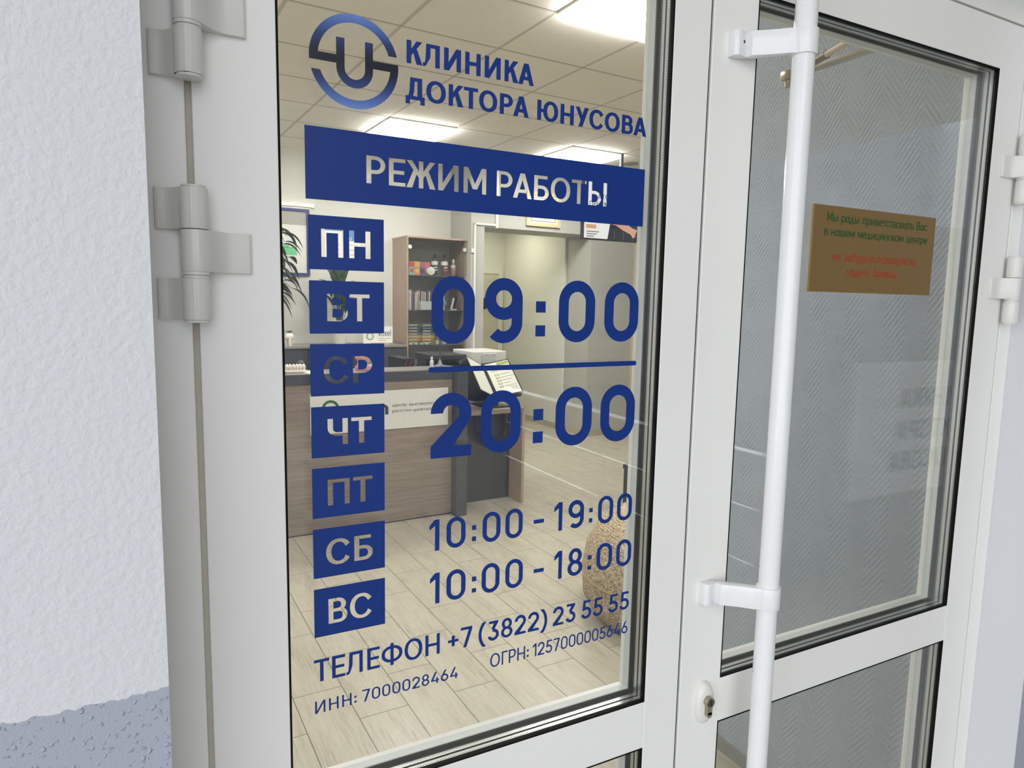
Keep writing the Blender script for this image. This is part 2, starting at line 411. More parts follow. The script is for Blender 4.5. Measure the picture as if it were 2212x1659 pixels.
# pull handle on two angled brackets
HX, HY, HR = .853, -.060, .0158
tube = MB().cyl((HX, HY, -1.35), (HX, HY, .75), HR, n=48, bev=.001).build('pull_handle', TUBEW, d2, smooth=35)
tag(tube, 'long white tubular pull handle')
def bracket(zc, hole):
    z0, z1 = zc - .0175, zc + .0175
    m = MB()
    m.prism([(.7645, 0), (.7645, -.012), (.7665, -.0155), (.7700, -.0172), (.7760, -.0168), (.7830, -.0150), (.7895, -.0145), (.7895, 0)], 'z', z0, z1, .0006)
    arm_o = [(.7880, -.0150), (.7885, -.0235), (.7960, -.0295), (.8060, -.0375), (.8160, -.0470), (.8250, -.0570), (.8345, -.0640)]
    arm_i = [(.8420, -.0500), (.8330, -.0440), (.8260, -.0360), (.8170, -.0270), (.8070, -.0180), (.7980, -.0120), (.7880, -.0080)]
    m.prism(arm_o + arm_i, 'z', z0 + .0004, z1 - .0004, .0005)
    m.cyl((HX, HY, z0), (HX, HY, z1), HR + .0030, n=48, bev=.0005)
    b = m.build('bracket', TUBEW, tube, smooth=30)
    return b
bracket(.377, 1); bracket(-.4575, 0)
MB().cyl((.7805, -.0158, .3795), (.7803, -.0150, .3795), .0024, n=16).build('screw_hole', mat('hole_brown', (70, 56, 44), .8), tube)
# lock: oval rose and profile cylinder
esc = MB()
prof = [(0, 0), (1, 0), (1, .15), (.97, .45), (.88, .80), (.70, 1.0), (.0, 1.0)]
b = bmesh.new()
esc.lathe([(r, z) for r, z in prof][1:], n=48, M=Matrix.Translation((.785, 0, -.650)) @ Matrix.Diagonal((.0185, 1, .0365, 1)) @ Matrix.Rotation(PI / 2, 4, 'X') @ Matrix.Diagonal((1, 1, .011, 1)))
rose = esc.build('lock_rose', WHITEP, d2, smooth=50); tag(rose, 'white oval keyhole rose')
m = MB().cyl((.785, -.0195, -.6425), (.785, -.004, -.6425), .0086, n=32, bev=.0006)
m.box(.7800, .7900, -.0185, -.004, -.6640, -.6425, .0004).cyl((.785, -.0185, -.6640), (.785, -.004, -.6640), .0050, n=20)
cyl = m.build('lock_cylinder', NICKEL, rose, smooth=35)
MB().cyl((.785, -.0202, -.6425), (.785, -.0190, -.6425), .0066, n=28).build('key_plug', mat('dark_nickel', (120, 112, 98), .3, 1), rose)
MB().prism([(.7842, -.6385), (.7862, -.6385), (.7858, -.6415), (.7870, -.6430), (.7852, -.6445), (.7860, -.6470), (.7844, -.6470), (.7838, -.6440), (.7852, -.6425)], 'y', -.0206, -.0196).build('keyway', BLACKM, rose)

# door closer arm on the inside, seen through the right pane
CLG = mat('closer_grey', (176, 172, 160), .4)
clo = MB().box(1.22, 1.44, .067, .110, .545, .60, .004).build('door_closer', CLG, d2)
MB().box(1.262, 1.287, .075, .275, .500, .508, .001).cyl((1.274, .10, .50), (1.274, .10, .546), .010, n=16).build('main_arm', CLG, clo, smooth=35)
MB().cyl((1.243, .245, .505), (1.196, .110, .505), .0065, n=16).build('rod_arm', mat('closer_rod', (206, 190, 172), .4), clo, smooth=35)
MB().cyl((1.243, .245, .505), (1.230, .205, .505), .0085, n=16).build('rod_sleeve', mat('sleeve_grey', (120, 116, 106), .4, .5), clo, smooth=35)
MB().box(1.252, 1.276, .318, .342, .492, .512, .003).cyl((1.264, .330, .478), (1.264, .330, .493), .007, n=16).cyl((1.268, .275, .504), (1.266, .320, .504), .005, n=12).build('elbow', NICKEL, clo, smooth=35)

# ------------------------------------------------------------------ the room shell
fl = struct(MB().box(-3.5, 9, .0, 9.6, -.12, 0).build('floor', FLOOR), 'beige wood-look plank tile floor of the reception', 'floor')
fl.location = (0, 0, FZ); fl.rotation_euler = (0, 0, math.radians(1.5)); fl.location.y = .06
ce = struct(MB().box(-4, 9, .86, 7.6, 0, .1).build('ceiling', CEIL), 'suspended ceiling of pale square tiles', 'ceiling')
ce.location = (0, -.79, CZ); ce.rotation_euler = (0, 0, math.radians(2.46))

def rwall(name, label, m, *boxes):
    k = MB()
    for q in boxes: k.box(*q)
    o = struct(k.build(name, m), label, 'wall'); o.rotation_euler = (0, 0, TH); return o
rwall('wall_back', 'cream rear wall behind the reception counter', PAINT, (-1.7, 3.32, 6.38, 6.5, FZ, CZ))
rwall('wall_passage', 'greyish wall with the wide corridor opening and its beam', mat('greyish_wall', (176, 175, 166), .8, noise=.02, nscale=40), (3.32, 3.48, 5.87, 6.5, FZ, CZ), (3.48, 4.90, 5.87, 6.36, .785, CZ), (4.90, 9, 5.87, 6.36, FZ, CZ))
rwall('wall_corridor', 'bright walls of the corridor behind the opening', PAINT, (4.87, 4.99, 6.36, 8.0, FZ, 1.0), (3.3, 4.87, 7.9, 8.0, FZ, 1.0), (3.36, 3.47, 6.5, 7.9, FZ, 1.0))
struct(MB().box(3.36, 4.99, 6.36, 8.0, 1.0, 1.1).build('ceiling_corridor', PAINT), 'plain white corridor ceiling', 'ceiling').rotation_euler = (0, 0, TH)
rwall('wall_side', 'cream side wall at the far left of the room', PAINT, (-1.8, -1.7, .2, 6.5, FZ, CZ))
rwall('wall_end', 'cream wall at the far right end of the room', PAINT, (8.3, 8.4, .0, 6, FZ, CZ))
struct(MB().box(1.80, 1.95, .051, 1.30, FZ, CZ).build('wall_partition', WALLPAPER), 'grey herringbone-textured wall behind the right door leaf', 'wall')
struct(MB().box(2.2, 9, RV, .05, GZ, 2.2).build('wall_outer', PAINT), 'pale outer wall further right of the entrance', 'wall')
TILEB = mat('skirting_tile', (178, 166, 142), .4, noise=.05)
for nm, b, lb in (('baseboard_corridor', (4.858, 4.87, 6.3, 7.9, FZ, FZ + .075), 'beige tile skirting along the corridor wall'), ('baseboard_passage', (4.90, 8.3, 5.858, 5.87, FZ, FZ + .075), 'beige tile skirting right of the corridor opening'), ('baseboard_jamb', (4.888, 4.90, 5.87, 6.3, FZ, FZ + .075), 'beige tile skirting on the side of the corridor opening')):
    struct(MB().box(*b).build(nm, TILEB), lb, 'skirting').rotation_euler = (0, 0, TH)
struct(MB().box(1.790, 1.80, .06, 1.30, FZ, FZ + .05).build('baseboard_partition', mat('grey_skirting', (140, 140, 134), .5)), 'thin grey skirting along the herringbone wall', 'skirting')

# corridor door
t = rthing('door_3', 4.42, 7.9, FZ, 'pale door with white frame at the end of the corridor', 'door', kind='structure')
MB().box(-.43, -.36, -.03, 0, 0, 2.0).box(.36, .43, -.03, 0, 0, 2.0).box(-.43, .43, -.03, 0, 2.0, 2.07).build('door_frame', mat('door_frame_white', (222, 220, 208), .5), t)
MB().box(-.36, .36, -.015, 0, 0, 2.0).build('door_panel', mat('door_cream', (200, 194, 172), .5), t)
MB().box(.05, .17, -.02, -.015, 1.50, 1.66).build('door_sign', BLACK, t)

# ceiling lights
DIFF = mat('light_diffuser', (252, 250, 247), .5, emit=PANEL)
LFRAME = mat('light_frame', (215, 212, 200), .5)
def panel_at(a, b, z, rz, label, size=.6, mk=DIFF):
    x = a * math.cos(rz) - b * math.sin(rz); y = a * math.sin(rz) + b * math.cos(rz) - .79
    t = thing('ceiling_light', (x, y, z), label, 'ceiling light', rz, 'square ceiling light panels')
    h = size / 2
    MB().ring(-h, h, -h, h, .012, 0, .012).build('light_frame', LFRAME, t).matrix_local = Matrix.Rotation(-PI / 2, 4, 'X')
    MB().box(-h + .012, h - .012, -h + .012, h - .012, -.045, -.001, .008).build('diffuser', mk, t)
    return t
AL = math.radians(2.46)
for (i, j, lb) in ((1, 4, 'glowing square ceiling panel above the left half of the blue banner'), (4, 4, 'glowing square ceiling panel above the right half of the blue banner'), (1, -1, 'yellowish glowing ceiling panel nearest the door at the top edge'),
                   (4, -1, 'added glowing ceiling panel, out of view in the near right part of the room'), (-2, -1, 'added glowing ceiling panel, out of view near left of the door'), (-2, 4, 'added glowing ceiling panel, out of view far left over the counter')):  # unseen panels in this row are added to light the room
    panel_at(1.4224 + .6 * i + .3, 3.074 + .6 * j + .3, CZ - .0005, AL, lb)
p = rm(4.25, 7.1, 1.0)
panel_at(*(Matrix.Rotation(-TH, 2) @ Vector((p[0], p[1] + .79))), 1.0 - .0005, TH, 'glowing panel in the corridor ceiling', mk=mat('corridor_diffuser', (255, 252, 226), .5, emit=9))
s = MB().lathe([(.05, 0), (.05, -.018), (.038, -.03), (.02, -.042), (0, -.045)], n=28).build('smoke_detector', WHITEP, smooth=40)
place(tag(s, 'small round white smoke detector on the ceiling', 'smoke detector'), 2.89, 3.876, CZ - .0005)
s = MB().lathe([(.10, 0), (.10, -.006), (.085, -.010), (0, -.010)], n=32).build('ceiling_speaker', mat('speaker_grey', (150, 142, 128), .7), smooth=40)
place(tag(s, 'round flat grey speaker grille in the ceiling', 'speaker'), 4.73, 5.03, CZ - .0005)

# ------------------------------------------------------------------ lettering: outlines traced from signed distance fields
class G:
    N = 96
    def __init__(s, W, w, y0=-.24, y1=1.06):
        s.W, s.w = W, w
        h = 1.0 / s.N
        s.x = np.arange(-.06, W + .06 + h, h); s.y = np.arange(y0, y1 + h, h)
        s.X, s.Y = np.meshgrid(s.x, s.y, indexing='ij'); s.F = np.full(s.X.shape, 9.0)
    def rect(s, x0, y0, x1, y1): return np.maximum(np.abs(s.X - (x0 + x1) / 2) - abs(x1 - x0) / 2, np.abs(s.Y - (y0 + y1) / 2) - abs(y1 - y0) / 2)
    def poly(s, P):
        d = np.full(s.X.shape, 9e9); ins = np.zeros(s.X.shape, bool); n = len(P)
        for i in range(n):
            ax, ay = P[i]; bx, by = P[(i + 1) % n]; ex, ey = bx - ax, by - ay
            t = np.clip(((s.X - ax) * ex + (s.Y - ay) * ey) / (ex * ex + ey * ey + 1e-12), 0, 1)
            d = np.minimum(d, (s.X - ax - t * ex) ** 2 + (s.Y - ay - t * ey) ** 2)
            c = ((ay > s.Y) != (by > s.Y)) & (s.X < (bx - ax) * (s.Y - ay) / ((by - ay) if by != ay else 1e-12) + ax)
            ins ^= c
        return np.where(ins, -1, 1) * np.sqrt(d)
    def rbox(s, x0, y0, x1, y1, r):
        r = max(.001, min(r, (x1 - x0) / 2, (y1 - y0) / 2))
        qx = np.abs(s.X - (x0 + x1) / 2) - (x1 - x0) / 2 + r; qy = np.abs(s.Y - (y0 + y1) / 2) - (y1 - y0) / 2 + r
        return np.hypot(np.maximum(qx, 0), np.maximum(qy, 0)) + np.minimum(np.maximum(qx, qy), 0) - r
    def ell(s, cx, cy, a, b, n=2.0):
        k = (np.abs((s.X - cx) / a) ** n + np.abs((s.Y - cy) / b) ** n) ** (1 / n)
        return (k - 1) * min(a, b)
    def ering(s, x0, y0, x1, y1, w, wh, n=2.15):
        cx, cy, a, b = (x0 + x1) / 2, (y0 + y1) / 2, (x1 - x0) / 2, (y1 - y0) / 2
        return np.maximum(s.ell(cx, cy, a, b, n), -s.ell(cx, cy, a - w, b - wh, n))
    def rring(s, x0, y0, x1, y1, r, w, wh):
        return np.maximum(s.rbox(x0, y0, x1, y1, r), -s.rbox(x0 + w, y0 + wh, x1 - w, y1 - wh, max(.02, r - w)))
    def add(s, *ds):
        for d in ds: s.F = np.minimum(s.F, d)
        return s
    def cut(s, d): s.F = np.maximum(s.F, -d); return s
    def loops(s):
        F, x, y = s.F, s.x, s.y; seg = {}
        I = F < 0
        def px(i, j, e):
            if e == 0: a, b = (i, j), (i + 1, j)
            else: a, b = (i, j), (i, j + 1)
            t = F[a] / (F[a] - F[b])
            return (x[a[0]] + (x[b[0]] - x[a[0]]) * t, y[a[1]] + (y[b[1]] - y[a[1]]) * t)
        c = I[:-1, :-1].astype(int) + 2 * I[1:, :-1] + 4 * I[1:, 1:] + 8 * I[:-1, 1:]
        nxt = {}
        T = {1: [(3, 0)], 2: [(0, 1)], 3: [(3, 1)], 4: [(1, 2)], 5: [(3, 0), (1, 2)], 6: [(0, 2)], 7: [(3, 2)], 8: [(2, 3)], 9: [(2, 0)], 10: [(0, 1), (2, 3)], 11: [(2, 1)], 12: [(1, 3)], 13: [(1, 0)], 14: [(0, 3)]}
        for i, j in zip(*np.nonzero((c > 0) & (c < 15))):
            key = [(i, j, 0), (i + 1, j, 1), (i, j + 1, 0), (i, j, 1)]
            for a, b in T[int(c[i, j])]: nxt[key[a]] = key[b]
        out = []
        while nxt:
            k0, k = next(iter(nxt.items())); L = [k0]; del nxt[k0]
            while k != k0 and k in nxt: L.append(k); k = nxt.pop(k)
            P = [px(*q) for q in L]
            out.append(simplify(P, .0012))
        return [o for o in out if len(o) > 2]
def simplify(P, tol):
    n = len(P)
    if n < 8: return P
    A = np.array(P); far = int(np.argmax(((A - A[0]) ** 2).sum(1)))
    def dp(a, b):
        st = [(a, b)]; keep = {a, b}
        while st:
            a, b = st.pop()
            if b - a < 2: continue
            Q = A[a + 1:b]; d = A[b % n] - A[a]; L = math.hypot(*d) or 1e-9
            e = np.abs((Q[:, 0] - A[a][0]) * d[1] - (Q[:, 1] - A[a][1]) * d[0]) / L
            m = int(np.argmax(e))
            if e[m] > tol: keep.add(a + 1 + m); st += [(a, a + 1 + m), (a + 1 + m, b)]
        return keep
    ks = sorted(k % n for k in dp(0, far) | dp(far, n))
    return [P[k] for k in sorted(set(ks))]

def glyph(ch, w, wh=None, W=None):
    """outline loops of one character, cap height 1, stroke w"""
    wh = wh or w * .86
    DW = {'П': .70, 'Н': .70, 'И': .74, 'К': .66, 'Л': .72, 'А': .76, 'Д': .80, 'О': .84, 'Т': .64, 'Р': .62, 'Ю': 1.06, 'У': .70, 'С': .80, 'В': .64, 'Е': .56, 'Ж': 1.02, 'М': .86, 'Б': .62, 'Ы': .84, 'Ч': .62, 'Ф': .96, 'Г': .52,
          '0': .64, '1': .34, '2': .62, '3': .60, '4': .66, '5': .60, '6': .64, '7': .58, '8': .62, '9': .64, ':': .16, '-': .40, '+': .52, '(': .32, ')': .32}
    W = W or DW[ch]; g = G(W, w); R, P = g.rect, g.poly; m = W / 2
    L, RR = R(0, 0, w, 1), R(W - w, 0, W, 1)
    if ch == 'П': g.add(L, RR, R(0, 1 - wh, W, 1))
    elif ch == 'Г': g.add(L, R(0, 1 - wh, W, 1))
    elif ch == 'Н': g.add(L, RR, R(0, .5 - wh / 2, W, .5 + wh / 2))
    elif ch == 'И': g.add(L, RR, P([(0, 0), (1.12 * w, 0), (W, 1), (W - 1.12 * w, 1)]))
    elif ch == 'К': g.add(L, P([(w * .9, .33), (w * .9, .33 + 1.45 * w), (W - 1.30 * w, 1), (W - .01, 1)]), P([(W, 0), (W - 1.28 * w, 0), (w + .30 * (W - w) - .35 * w, .55), (w + .30 * (W - w) + .5 * w, .60 + .3 * w)]))
    elif ch == 'Л': g.add(RR, R(.19 * W, 1 - wh, W, 1), P([(.19 * W, 1), (.16 * W, .40), (.13 * W, .20), (.08 * W, wh), (0, wh * .95), (0, 0), (.11 * W, 0), (.20 * W, .05), (.27 * W, .16), (.16 * W + w * 1.03, .40), (.19 * W + w, 1)]))
    elif ch == 'Д': g.add(R(0, 0, W, wh), R(0, -.2, w * .95, wh), R(W - w * .95, -.2, W, wh), R(.86 * W - w, 0, .86 * W, 1), R(.24 * W, 1 - wh, .86 * W, 1), P([(.24 * W, 1), (.20 * W, .40), (.12 * W, wh * .5), (.12 * W + w, wh * .5), (.20 * W + w, .40), (.24 * W + w, 1)]))
    elif ch == 'А': g.add(P([(0, 0), (1.08 * w, 0), (m + .46 * w, 1), (m - .58 * w, 1)]), P([(W, 0), (W - 1.08 * w, 0), (m - .46 * w, 1), (m + .58 * w, 1)]), R(.20 * W, .22, .80 * W, .22 + wh))
    elif ch == 'О': g.add(g.ering(0, -.012, W, 1.012, w * 1.03, wh))
    elif ch == 'С': g.add(g.ering(0, -.012, W + .02, 1.012, w * 1.03, wh)); g.cut(P([(m + .02, .5), (W * 1.5, .5 + .80 * W), (W * 1.5, .5 - .80 * W)])); g.F = np.maximum(g.F, g.X - W)
    elif ch == 'Т': g.add(R(0, 1 - wh, W, 1), R(m - w / 2, 0, m + w / 2, 1))
    elif ch == 'Р': g.add(L, np.maximum(g.rring(-.6, .36, W, 1, .32, w, wh), -g.X))
    elif ch == 'Б': g.add(L, R(0, 1 - wh, W * .90, 1), np.maximum(g.rring(-.6, 0, W, .60, .30, w, wh), -g.X))
    elif ch == 'В': g.add(L, np.maximum(g.rring(-.6, .455, W * .93, 1, .28, w, wh), -g.X), np.maximum(g.rring(-.6, 0, W, .455 + wh, .28, w, wh), -g.X))
    elif ch == 'Ы': g.add(L, RR, np.maximum(g.rring(-.6, 0, W * .70, .62, .31, w, wh), -g.X))
    elif ch == 'Ч': g.add(RR, np.maximum(np.maximum(g.rring(0, .34, W + .35, 1.6, .30, w, wh), g.Y - 1), g.X - W + .01))
    elif ch == 'У': g.add(P([(W, 1), (W - 1.1 * w, 1), (.24 * W, 0), (.24 * W + 1.1 * w, 0)]), P([(0, 1), (1.12 * w, 1), (m + .5 * w, .36), (m - .1 * w, .22)]))
    elif ch == 'Ю': g.add(L, R(0, .5 - wh / 2, .40 * W, .5 + wh / 2), g.ering(.28 * W, -.012, W, 1.012, w * 1.03, wh))
    elif ch == 'Е': g.add(L, R(0, 1 - wh, W, 1), R(0, 0, W, wh), R(0, .5 - wh / 2, W * .93, .5 + wh / 2))
    elif ch == 'Ж': 
        g.add(R(m - w / 2, 0, m + w / 2, 1))
        for q in (-1, 1):
            f = lambda a, b: (m + q * a, b)
            g.add(P([f(w * .3, .34), f(w * .3, .34 + 1.45 * w), f(m - 1.30 * w, 1), f(m - .01, 1)]), P([f(m, 0), f(m - 1.28 * w, 0), f(.34 * m - .2 * w, .56), f(.34 * m + .6 * w, .62 + .25 * w)]))
    elif ch == 'М': g.add(L, RR, P([(0, 1), (1.12 * w, 1), (m + .52 * w, .17), (m - .52 * w, .17)]), P([(W, 1), (W - 1.12 * w, 1), (m - .52 * w, .17), (m + .52 * w, .17)]))
    elif ch == 'Ф': g.add(R(m - w / 2, -.02, m + w / 2, 1.02), g.ering(0, .12, W, .90, w, wh))
    elif ch == '0': g.add(g.rring(0, 0, W, 1, m, w, wh * 1.02))
    elif ch == '1': g.add(RR, P([(0, .68), (0, .82), (W - w * 1.15, .985), (W - w * .6, 1), (W, 1), (W - w + .002, .80)]))
    elif ch == '2':
        r = m; cy = 1 - r; a = math.radians(36); d = np.maximum(np.hypot(g.X - m, g.Y - cy) - r, (r - w) - np.hypot(g.X - m, g.Y - cy))
        keep = np.minimum(-(g.Y - cy), 9); side = np.maximum(np.minimum(-(g.X - m), 9), -((g.Y - cy) + math.tan(a) * (g.X - m)) * math.cos(a))
        g.add(np.maximum(d, np.minimum(keep, side)))
        po = (m + r * math.cos(a), cy - r * math.sin(a)); pi = (m + (r - w) * math.cos(a), cy - (r - w) * math.sin(a))
        g.add(P([(0, 0), (0, wh * 1.05), pi, po, (w * 1.75, wh * .9), (w * 1.6, 0)]), R(0, 0, W, wh))
    elif ch == '3':
        r = min(.33, m); cy = r; d = np.maximum(np.hypot((g.X - m) * r / m, g.Y - cy) - r, (r - w) - np.hypot((g.X - m) * r / m, g.Y - cy))
        cutp = P([(m, cy), (-.3, cy + .62), (-.3, cy - .16)]); g.add(np.maximum(d, -cutp)); g.cut(P([(-.2, .40), (m * .85, .42), (m * .85, .9), (-.2, .9)]))
        g.add(R(.06, 1 - wh, W - .04, 1), P([(W - .04, 1), (W - .04, 1 - wh * .8), (m * 1.25, .60), (m * .62, .60), (W - .04 - 1.5 * w, 1 - wh)]))
    elif ch == '4': g.add(P([(W * .50, 1), (W * .50 + 1.15 * w, 1), (1.25 * w, .20 + wh), (0, .20 + wh * 1.2), (0, .20 + wh)]), R(0, .20, W, .20 + wh), R(W * .66, 0, W * .66 + w, .50))
    elif ch == '5':
        r = .32; cy = r; mm = W - r; d = np.maximum(np.hypot(g.X - mm, g.Y - cy) - r, (r - w) - np.hypot(g.X - mm, g.Y - cy))
        g.add(np.maximum(d, -P([(mm, cy), (-.4, cy + .75), (-.4, cy - .22)])))
        g.add(R(.10, 1 - wh, W - .04, 1), P([(.10, 1), (.10 + w, 1), (.08 + w * .95, .56), (.05, .44)]), P([(.05, .44), (.06, .60), (mm, 2 * r), (mm, 2 * r - wh)]))
    elif ch == '6': r = m; g.add(np.maximum(np.hypot(g.X - m, g.Y - r) - r, (r - w) - np.hypot(g.X - m, g.Y - r)), P([(.02, r + .09), (W * .52, 1), (W * .52 + 1.15 * w, 1), (W * .40, .56), (w * 1.1, .42)]))
    elif ch == '7': g.add(R(0, 1 - wh, W, 1), P([(W, 1), (W, 1 - wh), (.22 * W + 1.1 * w, 0), (.22 * W, 0), (W - 1.15 * w, 1 - wh)]))
    elif ch == '8': g.add(g.ering(m - .88 * m, .49 - wh * .4, m + .88 * m, 1, w, wh, 2), g.ering(0, 0, W, .55 + wh * .15, w, wh, 2))
    elif ch == '9':
        r = m; cy = 1 - r; c = np.hypot(g.X - m, g.Y - cy); g.add(np.maximum(c - r, (r - w) - c), R(W - w, r, W, cy))
        c = np.hypot(g.X - m, g.Y - r); d = np.maximum(c - r, (r - w) - c)
        g.add(np.maximum(np.maximum(d, g.Y - r), np.minimum(-(g.X - m), 9) * 0 - ((g.X - m) + (r - g.Y) * 1.05) * .7))
    elif ch == ':': s_ = W; g.add(R(0, .10, W, .10 + s_), R(0, .52, W, .52 + s_))
    elif ch == '-': g.add(R(0, .38, W, .38 + wh))
    elif ch == '+': g.add(R(0, .45 - wh / 2, W, .45 + wh / 2), R(m - w / 2, .45 - W / 2, m + w / 2, .45 + W / 2))
    elif ch in '()':
        q = 1 if ch == '(' else -1
        c = np.hypot((g.X - (m + q * .80)), g.Y - .42); d = np.abs(c - .92) - w / 2
        g.add(np.maximum(np.maximum(d, np.abs(g.Y - .42) - .62), q * (g.X - (m + q * .80))))
    return g.loops(), W
LOW = {'в': ('В', .62), 'г': ('Г', .50), 'и': ('И', .66), 'к': ('К', .58), 'м': ('М', .80), 'н': ('Н', .62), 'п': ('П', .60), 'т': ('Т', .52), 'ж': ('Ж', .92), 'с': ('С', .60), 'о': ('О', .70), 'ч': ('Ч', .58)}
def low_glyph(ch, w, xh=.70):
    wh = w * .9
    if ch in LOW:
        up, W = LOW[ch]; _, W0 = glyph(up, w, wh / xh, None)
        k = W / W0; L, W0 = glyph(up, w / k, wh / xh, W0)
        return [[(a * k, b * xh) for a, b in q] for q in L], W
    DW = {'а': .66, 'б': .66, 'д': .70, 'е': .66, 'з': .52, 'й': .66, 'л': .62, 'р': .66, 'у': .60, 'х': .60, 'ц': .66, 'ш': .84, 'ы': .78, 'ь': .54, ',': .16, 'v': .62, 'n': .60, 'x': .60, 'e': .66, 'l': .14, 'o': .70, '-': .4}
    W = DW[ch]; g = G(W, w, -.34, 1.10); R, P = g.rect, g.poly; m = W / 2; ring = lambda x0, x1: g.ering(x0, 0, x1, xh, w, wh, 2.0)
    bowl = lambda x1, y1: np.maximum(g.rring(-.6, 0, x1, y1, y1 / 2, w, wh), -g.X)
    if ch == 'а': g.add(ring(0, W - w * .3), R(W - w, 0, W, xh))
    elif ch == 'р': g.add(ring(w * .3, W), R(0, -.30, w, xh))
    elif ch == 'б': g.add(ring(0, W)); g.add(P([(0, .36), (.02, .60), (.12, .80), (.30, .92), (W * .92, 1.0), (W * .92, 1.0 - wh), (.34, .84 - wh * .6), (.14 + w * .4, .66), (w, .36)]))
    elif ch == 'д': g.add(R(0, 0, W, wh), R(0, -.16, w, wh), R(W - w, -.16, W, wh), P([(.10, 0), (.10 + w, 0), (m + w * .5, xh), (m - w * .5, xh)]), P([(W - .10, 0), (W - .10 - w, 0), (m - w * .5, xh), (m + w * .5, xh)]))
    elif ch in 'еe': g.add(ring(0, W)); g.cut(R(m, xh * .26, W + .1, xh * .46)); g.add(R(w * .6, xh * .46, W - w * .3, xh * .46 + wh))
    elif ch == 'з': g.add(g.ering(.0, xh * .46, W * .92, xh, w, wh, 2), g.ering(.0, 0, W, xh * .54, w, wh, 2)); g.cut(R(-.1, xh * .24, W * .34, xh * .78))
    elif ch == 'й':
        L, _ = low_glyph('и', w, xh); c = np.hypot(g.X - m, g.Y - (xh + .26)); g.add(np.maximum(np.maximum(c - .13, .13 - w * .9 - c), g.Y - (xh + .26)))
        return L + g.loops(), W
    elif ch == 'л': g.add(P([(0, 0), (1.1 * w, 0), (m + w * .55, xh), (m - w * .55, xh)]), P([(W, 0), (W - 1.1 * w, 0), (m - w * .55, xh), (m + w * .55, xh)]))
    elif ch == 'v': g.add(P([(0, xh), (1.1 * w, xh), (m + w * .55, 0), (m - w * .55, 0)]), P([(W, xh), (W - 1.1 * w, xh), (m - w * .55, 0), (m + w * .55, 0)]))
    elif ch == 'у': g.add(P([(0, xh), (1.1 * w, xh), (m + w * .6, .06), (m - w * .2, -.02)]), P([(W, xh), (W - 1.1 * w, xh), (W * .20, -.30), (W * .20 + 1.1 * w, -.30)]))
    elif ch in 'хx': g.add(P([(0, 0), (1.2 * w, 0), (W, xh), (W - 1.2 * w, xh)]), P([(W, 0), (W - 1.2 * w, 0), (0, xh), (1.2 * w, xh)]))
    elif ch == 'ц': g.add(R(0, 0, w, xh), R(W - w * 1.9, 0, W - w * .9, xh), R(0, 0, W, wh), R(W - w, -.16, W, wh))
    elif ch == 'ш': g.add(R(0, 0, w, xh), R(m - w / 2, 0, m + w / 2, xh), R(W - w, 0, W, xh), R(0, 0, W, wh))
    elif ch == 'ы': g.add(R(0, 0, w, xh), bowl(W * .66, xh * .60), R(W - w, 0, W, xh))
    elif ch == 'ь': g.add(R(0, 0, w, xh), bowl(W, xh * .60))
    elif ch == ',': g.add(P([(.04, -.16), (.04 + w * .7, -.16), (W, wh * 1.2), (W - w * 1.2, wh * 1.2)]))
    elif ch == 'n': g.add(R(0, 0, w, xh), np.maximum(g.rring(0, -.8, W, xh, W * .48, w, wh), -g.Y))
    elif ch == 'o': g.add(ring(0, W))
    elif ch == 'l': g.add(R(m - w / 2, 0, m + w / 2, 1.02))
    elif ch == '-': g.add(R(0, xh * .45, W, xh * .45 + wh))
    return g.loops(), W
_GC = {}
def gl(ch, w, wh=None, W=None):
    k = (ch, round(w, 3), wh, W)
    if k not in _GC: _GC[k] = low_glyph(ch, w) if (ch.islower() or ch == ',') else glyph(ch, w, wh, W)
    return _GC[k]

def text_loops(txt, w, gap, space=.30, wh=None):
    x = 0; out = []
    for i, ch in enumerate(txt):
        if ch == ' ': x += space - gap * .5; continue
        lp, W = gl(ch, w, wh)
        gp = gap
        out += [[(a + x, b) for a, b in L] for L in lp]
        nx = txt[i + 1] if i + 1 < len(txt) else ' '
        gp = gap * (SIDE.get(ch, (.6, .6))[1] + SIDE.get(nx, (.6, .6))[0]) / 2
        x += W + gp; last = gp
    return out, x - last
SIDE = {'П': (1, 1), 'Н': (1, 1), 'И': (1, 1), 'К': (1, .0), 'Л': (.15, 1), 'Д': (.2, .3), 'О': (.5, .5), 'Т': (.15, .15), 'Р': (1, .3), 'А': (0, 0), 'Ю': (1, .5), 'У': (.05, .05), 'С': (.5, .2), 'В': (1, .45), 'Е': (1, .3), 'Ж': (.05, .05), 'М': (1, 1), 'Б': (1, .4), 'Ы': (1, 1), 'Ч': (.9, 1), 'Ф': (.5, .5), 'Г': (1, 0), ' ': (.5, .5)}
def fit_text(txt, w, X0, X1, Z0, Z1, gap=.13, space=.34, wh=None):
    """loops scaled to the measured left, right, base and cap line"""
    lp, tw = text_loops(txt, w, gap, space, wh)
    sx = (X1 - X0) / tw; sz = Z1 - Z0
    return [[(X0 + a * sx, Z0 + b * sz) for a, b in L] for L in lp]
YV = .0050
